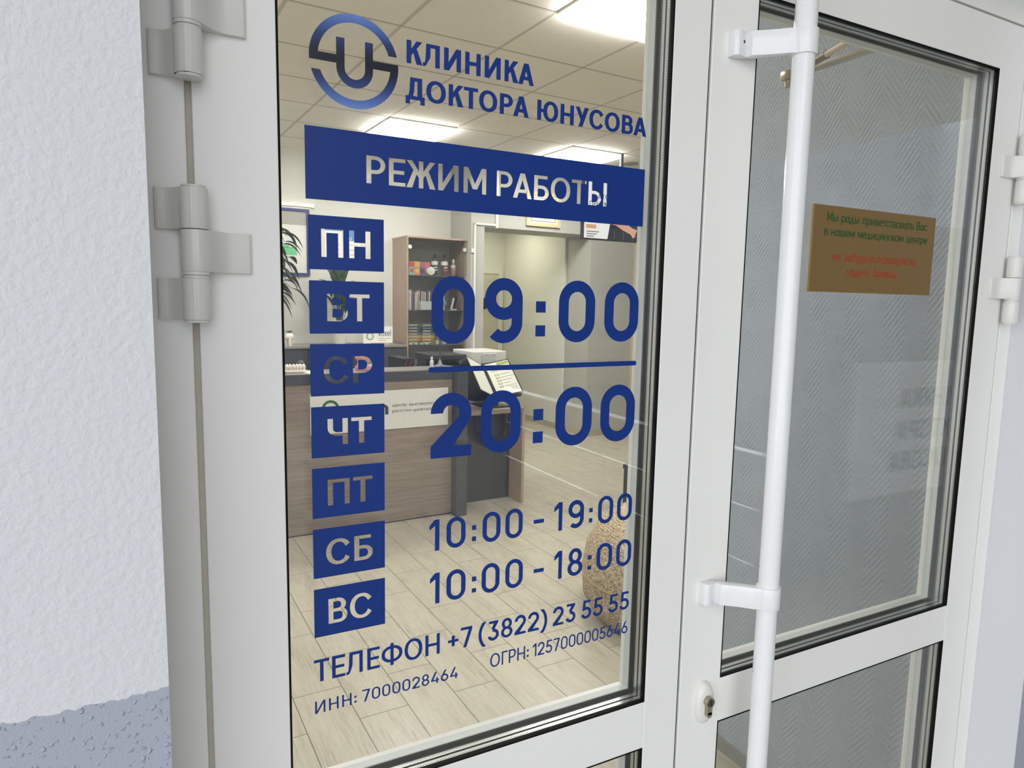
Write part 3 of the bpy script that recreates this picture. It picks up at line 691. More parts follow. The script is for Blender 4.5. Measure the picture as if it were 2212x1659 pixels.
def vinyl(name, loops, label, cat, m=VINYL, y=YV, group=None, th=.00022, parent=None, local=None):
    """flat film cut to the loops (holes by even-odd)"""
    cu = bpy.data.curves.new(name, 'CURVE'); cu.dimensions = '2D'; cu.fill_mode = 'BOTH'; cu.extrude = th / 2
    for L in loops:
        sp = cu.splines.new('POLY'); sp.points.add(len(L) - 1); sp.use_cyclic_u = True
        for q, (a, b) in zip(sp.points, L): q.co = (a, b, 0, 1)
    tmp = bpy.data.objects.new('tmp', cu); C.objects.link(tmp)
    dg = bpy.context.evaluated_depsgraph_get(); dg.update()
    me = bpy.data.meshes.new_from_object(tmp.evaluated_get(dg)); bpy.data.objects.remove(tmp); bpy.data.curves.remove(cu)
    me.name = name
    me.transform(Matrix.Translation((0, y, 0)) @ Matrix.Rotation(PI / 2, 4, 'X'))
    me.materials.clear(); me.materials.append(m)
    o = bpy.data.objects.new(name, me); C.objects.link(o)
    if parent: o.parent = parent
    elif label: tag(o, label, cat, group)
    return o
def R4(x0, x1, z0, z1): return [(x0, z0), (x1, z0), (x1, z1), (x0, z1)]

# title beside the emblem
vinyl('title_lettering', fit_text('КЛИНИКА', .195, .2754, .4440, .2705, .2960, .185), 'blue lettering КЛИНИКА at the top of the door glass', 'lettering')
vinyl('title_lettering', fit_text('ДОКТОРА ЮНУСОВА', .195, .2743, .6253, .2308, .2555, .165, .46), 'blue lettering ДОКТОРА ЮНУСОВА under the word КЛИНИКА', 'lettering')
# round emblem: two arcs and a U between them
def arc(cx, cz, r, a0, a1, n=64): return [(cx + r * math.cos(math.radians(a0 + (a1 - a0) * i / n)), cz + r * math.sin(math.radians(a0 + (a1 - a0) * i / n))) for i in range(n + 1)]
ex, ez, er, et = .2152, .2611, .0502, .0093
def ang(r, z): return math.degrees(math.asin((z - ez) / r))
lA = arc(ex, ez, er, ang(er, .2739), 180 - ang(er, .2568))                     # outer, right tip over the top to the left bar
lB = arc(ex, ez, er - et, 180 - ang(er - et, .2657), ang(er - et, .2739))
u0, u1, u2, u3, ut, uc, uro, uri = .1945, .2037, .2267, .2358, .2843, .2536, .02065, .0115
um = (u0 + u3) / 2
U_out = arc(um, uc, uro, 180, 360, 40); U_in = arc(um, uc, uri, 360, 180, 40)
rA = arc(ex, ez, er, ang(er, .2657) , -180 - ang(er, .2470) )                   # right bar round the bottom to the left tip
rB = arc(ex, ez, er - et, -180 - ang(er - et, .2470), ang(er - et, .2569))
emb = lA + [(u0, .2568)] + U_out + [(u3, .2569)] + [rB[-1]] + rB[::-1][1:] + rA[::-1] + [(u3, .2657), (u3, ut), (u2, ut)] + U_in + [(u1, ut), (u0, ut), (u0, .2657)] + lB
vinyl('clinic_emblem', [emb], 'round blue gradient emblem of a U inside a broken ring', 'emblem', m_logo())
# banner and day panels with cut-out letters
vinyl('banner', [R4(.1590, .6257, .1081, .1866)] + fit_text('РЕЖИМ РАБОТЫ', .158, .2275, .5620, .1310, .1620, .185, .36), 'wide blue banner with cut-out words РЕЖИМ РАБОТЫ', 'sticker')
days = (('ПН', .1754, .2317, .0912), ('ВТ', .1810, .2302, .0190), ('СР', .1762, .2330, -.0528), ('ЧТ', .1797, .2319, -.1252), ('ПТ', .1789, .2327, -.1974), ('СБ', .1760, .2326, -.2704), ('ВС', .1779, .2320, -.3437))
for dn, a, b, zt in days:
    zb = zt - .0458
    vinyl('day_panel', [R4(.1611, .2477, zt - .0599, zt)] + fit_text(dn, .165, a, b, zb, zb + .0311, .19, wh=.135), 'blue rectangle with cut-out day letters ' + dn, 'sticker', group='blue day panels on the door glass')
def timeline(name, items, w, z0, z1, label, wh=None, colon=None):
    lp = []
    for ch, a, b in items:
        if ch == ':' and colon:
            for c0, c1 in colon: lp.append(R4(a, b, c0, c1))
            continue
        Wn = (b - a) / (z1 - z0)
        L, W = gl(ch, w, wh, round(Wn, 3) if ch in '0' else None)
        lp += [[(a + x / W * (b - a), z0 + y * (z1 - z0)) for x, y in q] for q in L]
    return vinyl(name, lp, label, 'lettering', group='opening times in blue vinyl')
timeline('time_lettering', [('0', .3076, .3658), ('9', .3797, .4345), (':', .4546, .4695), ('0', .4902, .5489), ('0', .5651, .6241)], .185, -.0545, .0293, 'large bold blue time 09:00 above the blue line', .178, ((-.0461, -.0313), (-.0145, .0004)))
timeline('time_lettering', [('2', .3072, .3628), ('0', .3764, .4351), (':', .4544, .4698), ('0', .4894, .5492), ('0', .5641, .6246)], .185, -.1989, -.1161, 'large bold blue time 20:00 below the blue line', .178, ((-.1907, -.1751), (-.1595, -.1440)))
timeline('time_lettering', [('1', .3063, .3198), ('0', .3296, .3564), (':', .3658, .3716), ('0', .3810, .4076), ('0', .4150, .4415), ('-', .4589, .4751), ('1', .4917, .5050), ('9', .5150, .5413), (':', .5505, .5564), ('0', .5660, .5926), ('0', .5998, .6268)], .152, -.3197, -.2784, 'smaller blue hours 10:00 - 19:00 beside СБ', .13, ((-.3148, -.3085), (-.2996, -.2933)))
timeline('time_lettering', [('1', .3073, .3205), ('0', .3301, .3572), (':', .3665, .3726), ('0', .3807, .4075), ('0', .4163, .4433), ('-', .4606, .4768), ('1', .4938, .5066), ('8', .5163, .5415), (':', .5507, .5572), ('0', .5662, .5938), ('0', .6015, .6289)], .152, -.3906, -.3494, 'smaller blue hours 10:00 - 18:00 beside ВС', .13, ((-.3857, -.3799), (-.3703, -.3638)))
zc, hh = -.0864, .0034
vinyl('dividing_line', [arc(.3040 + hh, zc, hh, 90, 270, 14) + arc(.6241 - hh, zc + .0006, hh, -90, 90, 14)], 'thin round-ended blue line between 09:00 and 20:00', 'sticker')
vinyl('phone_lettering', fit_text('ТЕЛЕФОН +7 (3822) 23 55 55', .150, .1598, .6286, -.4600, -.4318, .20, .36), 'dark blue phone line ТЕЛЕФОН +7 (3822) 23 55 55', 'lettering')
vinyl('tax_lettering', fit_text('ИНН: 7000028464', .135, .1603, .3474, -.5004, -.4846, .26, .42), 'short dark blue number line ИНН, lowest on the glass at left', 'lettering')
vinyl('registry_lettering', fit_text('ОГРН: 1257000005646', .128, .3954, .6280, -.4984, -.4792, .21, .36), 'small dark blue number line ОГРН at right under the phone line', 'lettering')

for _k, (_u, _w) in LOW.items(): SIDE[_k] = SIDE[_u]
SIDE.update({'а': (.45, 1), 'р': (1, .45), 'б': (.45, .45), 'д': (.3, .3), 'е': (.45, .4), 'з': (.4, .4), 'й': (1, 1), 'л': (.1, .1), 'у': (.05, .05), 'х': (.1, .1), 'ц': (1, .6), 'ш': (1, 1), 'ы': (1, 1), 'ь': (1, .4), ',': (.3, 1), 'v': (.05, .05), 'x': (.1, .1), 'n': (1, 1), 'e': (.45, .4), 'l': (1, 1), 'o': (.45, .45)})
def words(name, txt, m, parent, X0, X1, z, cap, y, w=.12, gap=.16, space=.58):
    """flat print on a plane facing -y"""
    o = vinyl(name, fit_text(txt, w, X0, X1, z, z + cap, gap, space), None, None, m, y, parent=parent, th=.0004)
    return o

# golden plate on the right pane
gp = thing('welcome_plate', (1.139, .0052, .0255), 'golden plate with green and red Cyrillic text on the right pane', 'sign')
GOLD = mat('brushed_gold', (142, 114, 70), .42, .35, noise=.05, nscale=200)
MB().box(-.166, .166, -.0045, -.0005, 0, .1425, .0003).build('plate', GOLD, gp)
GRN, RED = mat('green_print', (30, 84, 40), .6), mat('red_print', (168, 62, 36), .6)
q = lambda X: X - 1.139
words('green_lettering', 'Мы рады приветствовать Вас', GRN, gp, q(1.0053), q(1.2792), .1171, .0152, -.0048)
words('green_lettering', 'в нашем медицинском центре', GRN, gp, q(1.0001), q(1.2831), .0935, .0148, -.0048)
words('red_lettering', 'не забудьте,пожалуйста,', RED, gp, q(1.0257), q(1.2560), .0532, .0148, -.0048)
words('red_lettering', 'надеть бахилы', RED, gp, q(1.0648), q(1.2007), .0286, .0148, -.0048)
# ------------------------------------------------------------------ reception counter
O = (1.2, 4.0, FZ)
desk = rthing('reception_desk', *O, 'wood-fronted reception counter with dark slate top and post', 'reception desk')
MB().box(.2, 2.15, 3.832, 3.852, FZ + .012, -.578).build('front_panel', OAK, desk, off=O)
MB().box(.2, 2.15, 3.842, 3.85, FZ, FZ + .012).build('plinth', BLACKM, desk, off=O)
MB().box(.2, 2.24, 3.822, 4.10, -.578, -.513, .001).build('worktop', SLATE, desk, off=O)
MB().box(.2, 2.238, 3.826, 4.10, -.513, -.509).build('top_surface', LAMI, desk, off=O)
MB().box(2.15, 2.24, 3.745, 3.852, FZ, -.5135, .001).build('corner_post', SLATE, desk, off=O)
MB().box(2.222, 2.24, 3.852, 4.62, FZ, -.578).build('side_panel', SLATE, desk, off=O)
MB().box(.2, 2.222, 4.00, 4.62, -.875, -.845).build('desk_surface', SLATE, desk, off=O)
MB().box(.2, .22, 3.852, 4.62, FZ, -.578).build('side_panel', SLATE, desk, off=O)
O2 = (2.5, 4.3, FZ)
low = rthing('side_counter', *O2, 'low wooden counter right of the reception desk, dark recessed front', 'counter')
MB().box(2.241, 2.80, 3.86, 4.85, -.880, -.845, .001).build('worktop', OAK, low, off=O2)
MB().box(2.241, 2.775, 4.04, 4.06, FZ, -.880).build('front_panel', mat('near_black_laminate', (30, 31, 36), .35), low, off=O2)
MB().box(2.775, 2.80, 3.84, 4.85, FZ, -.880).build('side_panel', OAKV, low, off=O2)

O3 = (1.6, 3.83, -.9255)
bd = rthing('desk_sign_board', *O3, 'white sign board with green ring and small text on the counter front', 'sign')
WB = mat('sign_white', (222, 221, 214), .45)
MB().box(1.1, 2.116, 3.826, 3.8315, -.9255, -.645, .0005).build('board', WB, bd, off=O3)
INK = mat('dark_print', (44, 46, 48), .6); GRNL = mat('ring_green', (44, 104, 62), .5)
q = lambda lo: [(a - O3[0], b - O3[2]) for a, b in lo]
vinyl('ring_mark', [q(arc(1.237, -.752, .060, 0, 359, 60)), q(arc(1.237, -.752, .042, 0, 359, 60))], None, None, GRNL, -.0045, parent=bd)
def bw(txt, u0, u1, z, cap, w=.12): return words('board_lettering', txt, INK, bd, u0 - O3[0], u1 - O3[0], z - O3[2], cap, 3.826 - O3[1] - .0003, w)
bw('v', 1.354, 1.446, -.8175, .106, .17); bw('n', 1.566, 1.650, -.8175, .106, .18)
bw('центр высокоточной', 1.681, 2.083, -.7645, .0245); bw('рентген-диагностики', 1.681, 2.075, -.806, .0245)

# things on the counter top (z = -.509)
CT = -.509
m = MB(); n = 26
def horseshoe(z0, z1, r_out, r_in, dy=0, cx=0, tilt=0):
    a = [(r_out * math.cos(PI * i / n) , r_out * 1.25 * math.sin(PI * i / n)) for i in range(n + 1)]; b_ = [(r_in * math.cos(PI * i / n), r_in * 1.25 * math.sin(PI * i / n)) for i in range(n + 1)]
    return [(cx + x, dy - y) for x, y in a] + [(cx + x, dy - y) for x, y in b_[::-1]]
jaw = rthing('jaw_model', 1.575, 4.02, CT, 'pink jaw model with white teeth standing on the counter', 'dental model')
PINK = mat('gum_pink', (222, 158, 148), .35, noise=.12, nscale=30); TOOTH = mat('tooth_white', (236, 230, 218), .3)
MB().prism(horseshoe(0, 0, .105, .055), 'z', 0, .028, .004).build('lower_gum', PINK, jaw, smooth=40)
MB().prism(horseshoe(0, 0, .105, .055), 'z', .075, .110, .004).build('upper_gum', PINK, jaw, smooth=40)
for nm, z0, z1 in (('lower_tooth', .027, .048), ('upper_tooth', .055, .076)):
    for i in range(12):
        a = PI * (i + .5) / 12
        MB().box(-.0085, .0085, -.012, .012, z0, z1, .004, M=Matrix.Translation((.08 * math.cos(a), -.10 * math.sin(a), 0)) @ Matrix.Rotation(a + PI / 2, 4, 'Z')).build(nm, TOOTH, jaw)
MB().box(-.03, .03, .0, .02, 0, .10, .004).build('hinge_post', mat('steel', (150, 150, 150), .3, 1), jaw)
dm = rthing('plaster_model', 1.035, 3.96, CT, 'white ridged plaster model on the left end of the counter', 'dental model')
k = MB().box(-.07, .07, -.045, .045, 0, .022, .008)
for i in range(6):
    a = -.055 + .022 * i
    k.sph((a, -.012 + .004 * math.sin(i * 2), .038), .013, 14, (1, 1.9, 1.7))
k.build('ridged_body', TOOTH, dm, smooth=60)
MB().sph((.045, .02, .055), .024, 16, (1, .8, 1.1)).build('clear_cover', glass('clear_plastic', .05, (.9, .92, .92, 1)), dm, smooth=60)
pp = tag(MB().box(-.06, .06, -.085, .085, 0, .002, M=Matrix.Rotation(.3, 4, 'Z')).build('paper_sheet', mat('paper', (232, 231, 226), .7)), 'white sheet of paper lying flat at the left of the counter', 'paper'); place(pp, 1.14, 3.93, CT + .0002)
bo = rthing('pump_bottle', 2.045, 3.97, CT, 'small white bottle beside the desk lamp', 'bottle')
MB().lathe([(.014, 0), (.015, .004), (.015, .05), (.007, .058), (.007, .066), (0, .066)], n=20).build('body', WHITEP, bo, smooth=40)
MB().cyl((0, 0, .066), (0, 0, .082), .009, n=16).build('cap', mat('cap_white', (240, 240, 238), .3), bo)
la = rthing('desk_lamp', 2.14, 4.03, CT, 'slim grey desk lamp on a round foot on the counter', 'lamp')
DG = mat('dark_grey_metal', (74, 78, 84), .35, .4)
MB().lathe([(.05, 0), (.05, .006), (.022, .016), (.010, .045), (.006, .06), (0, .06)], n=28).build('foot', mat('lamp_foot', (128, 132, 138), .3, .3), la, smooth=40)
MB().cyl((0, 0, .05), (0, 0, .30), .0075, n=14).build('pole', DG, la)
MB().box(-.16, .012, -.012, .012, .296, .308, .003).build('lamp_head', DG, la)
tw = rthing('computer_case', 1.965, 4.40, -.845, 'narrow black computer case with two red stripes behind the counter', 'computer')
MB().box(-.05, .05, -.16, .16, 0, .385, .004).build('case', BLACKM, tw)
for a in (-.02, .02): MB().box(-.003, .003, -.162, -.160, .325, .372, M=Matrix.Translation((a, 0, .349)) @ Matrix.Rotation(.5, 4, 'Y') @ Matrix.Translation((0, 0, -.349))).build('red_stripe', mat('red_stripe', (190, 50, 40), .4), tw)
cu_ = rthing('pen_cup', 2.085, 4.42, -.845, 'olive pen cup standing right of the black computer case', 'cup')
MB().lathe([(.032, 0), (.034, .10), (.031, .10), (.029, .01), (0, .01)], n=20).build('cup', mat('olive', (110, 106, 84), .5), cu_, smooth=40)
for i, c in enumerate(((70, 74, 66), (150, 146, 130), (60, 60, 64))):
    MB().cyl((.012 * (i - 1), .008 * (i % 2), .012), (.022 * (i - 1), .012, .36 - .03 * i), .004, n=8).build('pen', mat('pen%d' % i, c, .5), cu_)

# flip display on the low counter: panels hang from a tilted spine
SPT, SPB = Vector((2.590, 4.205, -.524)), Vector((2.603, 3.965, -.772))
O4 = (2.60, 4.05, -.845)
fd = rthing('flip_display', *O4, 'black tilted flip-panel display with printed price sheets', 'document holder')
ax = (SPB - SPT); axn = ax.normalized()
def sheet(name, ang, wid, m, th, par, inset=0, lift=0):
    """panel swung round the spine by ang (0 = to the right)"""
    side = Vector((math.cos(ang), math.sin(ang) * .0, 0))
    nrm0 = axn.cross(Vector((1, 0, 0))).normalized()      # out of the panel plane, towards the viewer
    sd = (Vector((1, 0, 0)) * math.cos(ang) + nrm0 * math.sin(ang)).normalized()
    sd = (sd - axn * sd.dot(axn)).normalized(); nn = axn.cross(sd).normalized()
    if nn.y > 0: nn = -nn
    a = SPT + ax * (inset / ax.length) + sd * (.012 + inset) + nn * lift; b_ = SPB - ax * (inset / ax.length) + sd * (.012 + inset) + nn * lift
    P = [a, a + sd * (wid - 2 * inset), b_ + sd * (wid - 2 * inset), b_]
    k = MB(); vs = [k.bm.verts.new(p + nn * t) for t in (0, th) for p in P]
    for f in ((0, 1, 2, 3), (4, 5, 6, 7), (0, 1, 5, 4), (1, 2, 6, 5), (2, 3, 7, 6), (3, 0, 4, 7)): k.bm.faces.new([vs[i] for i in f])
    return k.build(name, m, par, off=O4), a, sd, nn
PAPER = mat('paper_white', (228, 228, 214), .6); FRM = mat('panel_frame', (36, 38, 42), .4)
TABS = mat('tab_white', (214, 214, 206), .5)
def fullpanel(ang, page=True):
    f, *_ = sheet('panel', ang, .225, FRM, .003, fd)
    if page: return (f,) + sheet('page', ang, .225, PAPER, .0006, f, .010, .0032)
    return (f,)
R_ = fullpanel(math.radians(14))
L_ = fullpanel(math.radians(146))
for i in range(5): 
    f = fullpanel(math.radians(151 + 4 * i), False)[0]
for i in range(3): sheet('panel', math.radians(10 - 4 * i), .225, FRM, .003, fd, 0, -.006 - .004 * i)
f, _pg, a, sd, nn = R_
pg = list(f.children)[0]
def onpage(name, s0, s1, t0, t1, m, lift=.0042):
    dn = ax.normalized(); o_ = a + nn * (lift - .0032)
    P = [o_ + sd * s0 + dn * t0, o_ + sd * s1 + dn * t0, o_ + sd * s1 + dn * t1, o_ + sd * s0 + dn * t1]
    k = MB(); vs = [k.bm.verts.new(p + nn * t) for t in (0, .0003) for p in P]
    for q_ in ((0, 1, 2, 3), (4, 5, 6, 7), (0, 1, 5, 4), (1, 2, 6, 5), (2, 3, 7, 6), (3, 0, 4, 7)): k.bm.faces.new([vs[i] for i in q_])
    return k.build(name, m, f, off=O4)
onpage('header_print', .10, .20, .006, .035, mat('leaf_green', (158, 176, 70), .6))
onpage('corner_print', .165, .205, .05, .10, mat('pale_yellow', (224, 204, 110), .6))
for i in range(5):
    onpage('price_badge', .045, .080, .118 + .030 * i, .134 + .030 * i, mat('badge_green', (124, 140, 70), .6))
    onpage('badge_gap', .051, .074, .1225 + .030 * i, .1295 + .030 * i, PAPER, .0047)
    onpage('text_line', .088, .088 + (.09, .11, .09, .06, .10)[i], .124 + .030 * i, .1275 + .030 * i, mat('grey_print', (110, 108, 96), .7))
for i in range(2): onpage('text_line', .03, .12 - .03 * i, .075 + .012 * i, .078 + .012 * i, mat('grey_print', (110, 108, 96), .7))
for i in range(3): onpage('text_line', .13, .19, .262 + .014 * i, .265 + .014 * i, mat('grey_print', (110, 108, 96), .7))
k = MB(); k.box(2.49, 2.71, 3.93, 4.20, -.845, -.832, .004)
k.prism([(3.955, -.832), (3.99, -.832), (4.215, -.55), (4.20, -.535), (3.95, -.79)], 'x', 2.585, 2.615)
k.build('stand', BLACK, fd, off=O4)
k = MB(); k.cyl(SPT, SPB, .011, n=14); k.build('spine', BLACK, fd, off=O4, smooth=40)

# printers behind
O5 = (2.42, 4.62, -.845)
pr = rthing('black_printer', *O5, 'black multifunction printer behind the flip display', 'printer')
MB().box(2.26, 2.56, 4.45, 4.80, -.845, -.565, .006).build('body', BLACK, pr, off=O5)
MB().box(2.25, 2.57, 4.44, 4.81, -.500, -.455, .006).box(2.27, 2.55, 4.60, 4.80, -.565, -.500).build('scanner_lid', mat('printer_grey', (46, 48, 52), .4), pr, off=O5)
MB().box(2.29, 2.53, 4.42, 4.62, -.560, -.545, .003).build('paper_tray', mat('printer_grey', (46, 48, 52), .4), pr, off=O5)
O6 = (2.73, 4.45, -.845)
wp = rthing('white_printer', *O6, 'small white box-shaped printer on a black base by the corridor', 'printer')
MB().box(2.585, 2.79, 4.34, 4.70, -.845, -.542, .003).build('base', BLACKM, wp, off=O6)
MB().box(2.575, 2.90, 4.34, 4.72, -.540, -.428, .006).build('body', WHITEP, wp, off=O6)
MB().box(2.66, 2.80, 4.330, 4.34, -.525, -.445, .004).build('front_cover', mat('cover_white', (206, 206, 198), .35), wp, off=O6)
for a in (2.70, 2.765): MB().box(a, a + .018, 4.328, 4.331, -.457, -.453).build('button', DG, wp, off=O6)

# ------------------------------------------------------------------ tall display cabinet
O7 = (2.975, 6.16, FZ)
cb = rthing('display_cabinet', *O7, 'tall oak display cabinet with glass doors full of dental products', 'cabinet')
u0, u1, v0, v1, zt = 2.632, 3.315, 5.955, 6.378, .648
MB().box(u0, u0 + .018, v0 + .006, v1, FZ, zt - .018).build('side_panel', OAKV, cb, off=O7)
MB().box(u1 - .018, u1, v0 + .006, v1, FZ, zt - .018).build('side_panel', OAKV, cb, off=O7)
MB().box(u0 - .004, u1 + .004, v0 - .004, v1, zt - .018, zt).build('top_panel', OAKV, cb, off=O7)
MB().box(u0 + .018, u1 - .018, v1 - .012, v1, FZ, zt - .018).build('back_panel', mat('cabinet_back', (176, 176, 168), .7), cb, off=O7)
MB().box(u0 + .018, u1 - .018, v0 + .02, v1 - .012, FZ, FZ + .06).build('plinth', OAKV, cb, off=O7)
SHG = mat('shelf_edge', (104, 112, 106), .3)
CG = glass('cabinet_glass', .04, (.90, .91, .90, 1))
for z in (.252, -.110, -.476, -.84): MB().box(u0 + .02, u1 - .02, v0 + .03, v1 - .014, z - .008, z).build('shelf', SHG, cb, off=O7)
um_ = (u0 + u1) / 2
for a, b_, kx in ((u0 + .012, um_ - .0012, u0 + .028), (um_ + .0012, u1 - .012, u1 - .028)):
    d_ = MB().box(a, b_, v0 - .001, v0 + .004, FZ + .07, zt - .021).build('glass_door', CG, cb, off=O7)
    MB().cyl((kx, v0 - .012, .535), (kx, v0 - .001, .535), .021, n=24, bev=.002).build('hinge_cap', WHITEP, d_, off=O7)
def gbox(name, u, v, z, w, d, h, m, label, cat, group=None, rz=0):
    o = MB().box(-w / 2, w / 2, -d / 2, d / 2, 0, h, .002).build(name, m); place(o, u, v, z, rz); return tag(o, label, cat, group)
SH1, SH2, SH3 = .2525, -.1095, -.4755
cols = [((206, 92, 82), (150, 190, 190), 'red and teal'), ((224, 196, 84), (226, 150, 92), 'yellow and orange'), ((176, 110, 140), (120, 104, 140), 'purple'), ((214, 110, 116), (196, 132, 140), 'pink')]
for i, (c1, c2, nm) in enumerate(cols):
    t = rthing('toothpaste_carton', 2.705 + .064 * i, 6.03 + .012 * i, SH1, nm + ' carton on the top shelf of the glass cabinet', 'box', 'cartons on the top cabinet shelf')
    MB().box(-.031, .031, -.02, .02, 0, .085, .001).build('lower_half', mat('carton_low%d' % i, c2, .5), t)
    MB().box(-.031, .031, -.02, .02, .085, .140, .001).build('upper_half', mat('carton_top%d' % i, c1, .5), t)
    MB().cyl((.0, -.0205, .045), (.0, -.0199, .045), .022, n=20).build('round_print', mat('carton_dot%d' % i, ((222, 96, 70), (238, 200, 120), (70, 62, 90), (226, 170, 172))[i], .5), t)
j = tag(MB().cyl((0, -.03, .045), (0, .03, .045), .044, n=36, bev=.008).build('round_jar', mat('jar_white', (238, 237, 230), .35), smooth=40), 'white round tub lying on its side on the top cabinet shelf', 'tub'); place(j, 2.915, 6.0, SH1, -.35)
def bottle(u, h, r, body, cap, lab, label, tag2):
    t = rthing('mouthwash_bottle', u, 6.06, SH1, label, 'bottle', 'mouthwash bottles in the cabinet')
    MB().lathe([(r * .95, 0), (r, .006), (r, h * .60), (r * .85, h * .68), (r * .42, h * .76), (r * .40, h * .80), (0, h * .80)], n=28).build('body', body, t, smooth=40)
    MB().lathe([(r * .48, h * .79), (r * .48, h), (0, h)], n=20).build('cap', cap, t, smooth=40)
    MB().lathe([(r * 1.01, h * .50), (r * 1.01, h * .62), (r * .90, h * .675)], n=28).build('label', lab, t, smooth=40)
    for q_, zz in enumerate((.36, .24)): MB().box(-r * .55, r * .5, -r * 1.03, -r * .9, h * zz, h * (zz + .05)).build('label_print', mat('label_print%d%s' % (q_, tag2), ((220, 220, 214), (226, 120, 130))[q_ if tag2 != 'g' else 0], .5), t)
LW = mat('label_white', (230, 230, 224), .5)
bottle(2.985, .228, .037, mat('green_bottle', (64, 78, 66), .2), BLACK, LW, 'dark green mouthwash bottle with black cap in the cabinet', 'g')
bottle(3.100, .228, .037, mat('red_bottle', (108, 66, 66), .2), BLACK, LW, 'dark red mouthwash bottle with black cap in the cabinet', 'r')
bottle(3.205, .182, .026, mat('pink_bottle', (172, 120, 122), .3), mat('cap_white', (240, 240, 238), .3), LW, 'slim pinkish bottle with white cap in the cabinet', 'p')
BRC = [(214, 214, 216), (90, 92, 120), (206, 206, 204), (196, 150, 140), (188, 196, 204), (216, 206, 196), (120, 116, 112)]
for i in range(7):
    t = rthing('toothbrush_pack', 2.690 + .036 * i, 6.02 + .03 * (i % 2), SH2, '%s toothbrush blister pack on the middle cabinet shelf' % ('leftmost', 'blue second', 'white third', 'rosy fourth', 'pale blue fifth', 'cream sixth', 'dark last')[i], 'toothbrush pack', 'toothbrush packs on the middle shelf')
    MB().box(-.017, .017, .004, .008, 0, .205 - .012 * (i % 3), .001).build('card', mat('brush_card%d' % i, BRC[i], .5), t)
    MB().cyl((0, -.002, .02), (.004, -.002, .185), .0045, n=8).box(-.006, .006, -.012, .0, .155, .185, .002).build('brush', mat('brush%d' % (i % 3), ((236, 236, 236), (220, 120, 126), (236, 230, 220))[i % 3], .4), t)
gbox('clear_box', 2.86, 5.995, SH2, .15, .05, .09, mat('frosted', (206, 208, 204), .3), 'frosted flat box in front of the toothbrush packs', 'box', rz=.08)
for i, (c, h) in enumerate((((226, 196, 120), .19), ((200, 120, 90), .20), ((120, 140, 150), .18), ((230, 226, 214), .2))):
    gbox('slim_carton', 3.02 + .026 * i, 6.10, SH2, .022, .05, h, mat('slim%d' % i, c, .5), '%s upright slim carton behind the zero of 09:00' % ('yellow', 'terracotta', 'blue-grey', 'ivory')[i], 'box', 'slim cartons on the middle shelf')
gbox('teal_box', 3.05, 6.01, SH2 + .05, .085, .04, .05, mat('teal_box', (110, 156, 166), .5), 'teal box lying on a yellow one behind the large zero', 'box')
gbox('yellow_box', 3.04, 6.01, SH2, .07, .04, .049, mat('yellow_box', (220, 190, 100), .5), 'yellow box under a teal one behind the large zero', 'box')
t = rthing('irrigator_set', 3.20, 6.03, SH2, 'black and white toothbrush handle set at the right of the middle shelf', 'toothbrush')
MB().cyl((-.03, 0, .012), (.0, 0, .13), .012, n=14).build('white_handle', WHITEP, t); MB().cyl((.005, .01, .012), (.035, .01, .15), .016, n=14).build('black_handle', BLACK, t)
MB().lathe([(.035, 0), (.035, .012), (0, .012)], n=24).build('stand', LW, t)
rows = [((78, 104, 70), 'green'), ((60, 88, 66), 'dark green'), ((46, 60, 92), 'navy'), ((96, 110, 128), 'steel blue'), ((200, 176, 80), 'yellow'), ((190, 128, 70), 'orange'), ((120, 132, 74), 'olive')]
for r_, (c, nm) in enumerate(rows):
    for s_ in range(2):
        z = SH3 + .006 + .031 * (6 - r_)
        o = gbox('toothpaste_box', 2.735 + .155 * s_, 6.03, z, .148, .05, .0305, mat('paste%d' % r_, c, .4, noise=.25, nscale=90), '%s toothpaste box, %s stack on the lower cabinet shelf' % (nm, ('left', 'right')[s_]), 'box', 'toothpaste boxes stacked on the lower shelf')
        MB().box(-.06, .03, -.0255, -.0250, .008, .018).build('brand_stripe', mat('stripe%d' % (r_ % 3), ((214, 214, 200), (190, 200, 214), (230, 220, 180))[r_ % 3], .5), o)
rk = tag(MB().ring(2.655, 2.975, SH3 + .0005, SH3 + .245, .004, 6.062, 6.075).box(2.655, 2.975, 6.0, 6.066, SH3 + .0005, SH3 + .0055).build('clear_rack', mat('rack_grey', (120, 122, 116), .3)), 'thin open rack holding the stacked toothpaste boxes', 'rack'); rk.rotation_euler = (0, 0, TH)
for i in range(4): gbox('price_tag', 2.69 + .06 * i, 5.992, SH3, .035, .004, .018, LW, 'white price tag on the lower shelf edge, %s from the left' % ('first', 'second', 'third', 'fourth')[i], 'price tag', 'price tags on the lower shelf')
for i in range(6): gbox('small_carton', 2.995 + .040 * (i % 3) + .01 * (i // 3), 6.01 + .0 * i, SH3 + .042 * (i // 3), .036, .04, .041, mat('mini%d' % (i % 2), ((206, 206, 196), (150, 140, 120))[i % 2], .5), 'tiny pale carton, %s of the small pile right of the toothpaste rack' % ('lower left', 'lower middle', 'lower right', 'upper left', 'upper middle', 'upper right')[i], 'box', 'tiny cartons on the lower shelf')
for i in range(4):
    t = rthing('dropper_vial', 3.15 + .033 * i, 6.04, SH3, 'little dark vial with white label, %s in the row behind the zero' % ('first', 'second', 'third', 'fourth')[i], 'vial', 'dark vials on the lower shelf')
    MB().cyl((0, 0, 0), (0, 0, .075), .013, n=16, bev=.001).build('body', mat('vial_dark', (52, 50, 50), .3), t); MB().cyl((0, 0, .02), (0, 0, .055), .0135, n=16).build('label', LW, t); MB().cyl((0, 0, .075), (0, 0, .1), .009, n=14).build('cap', BLACK, t)

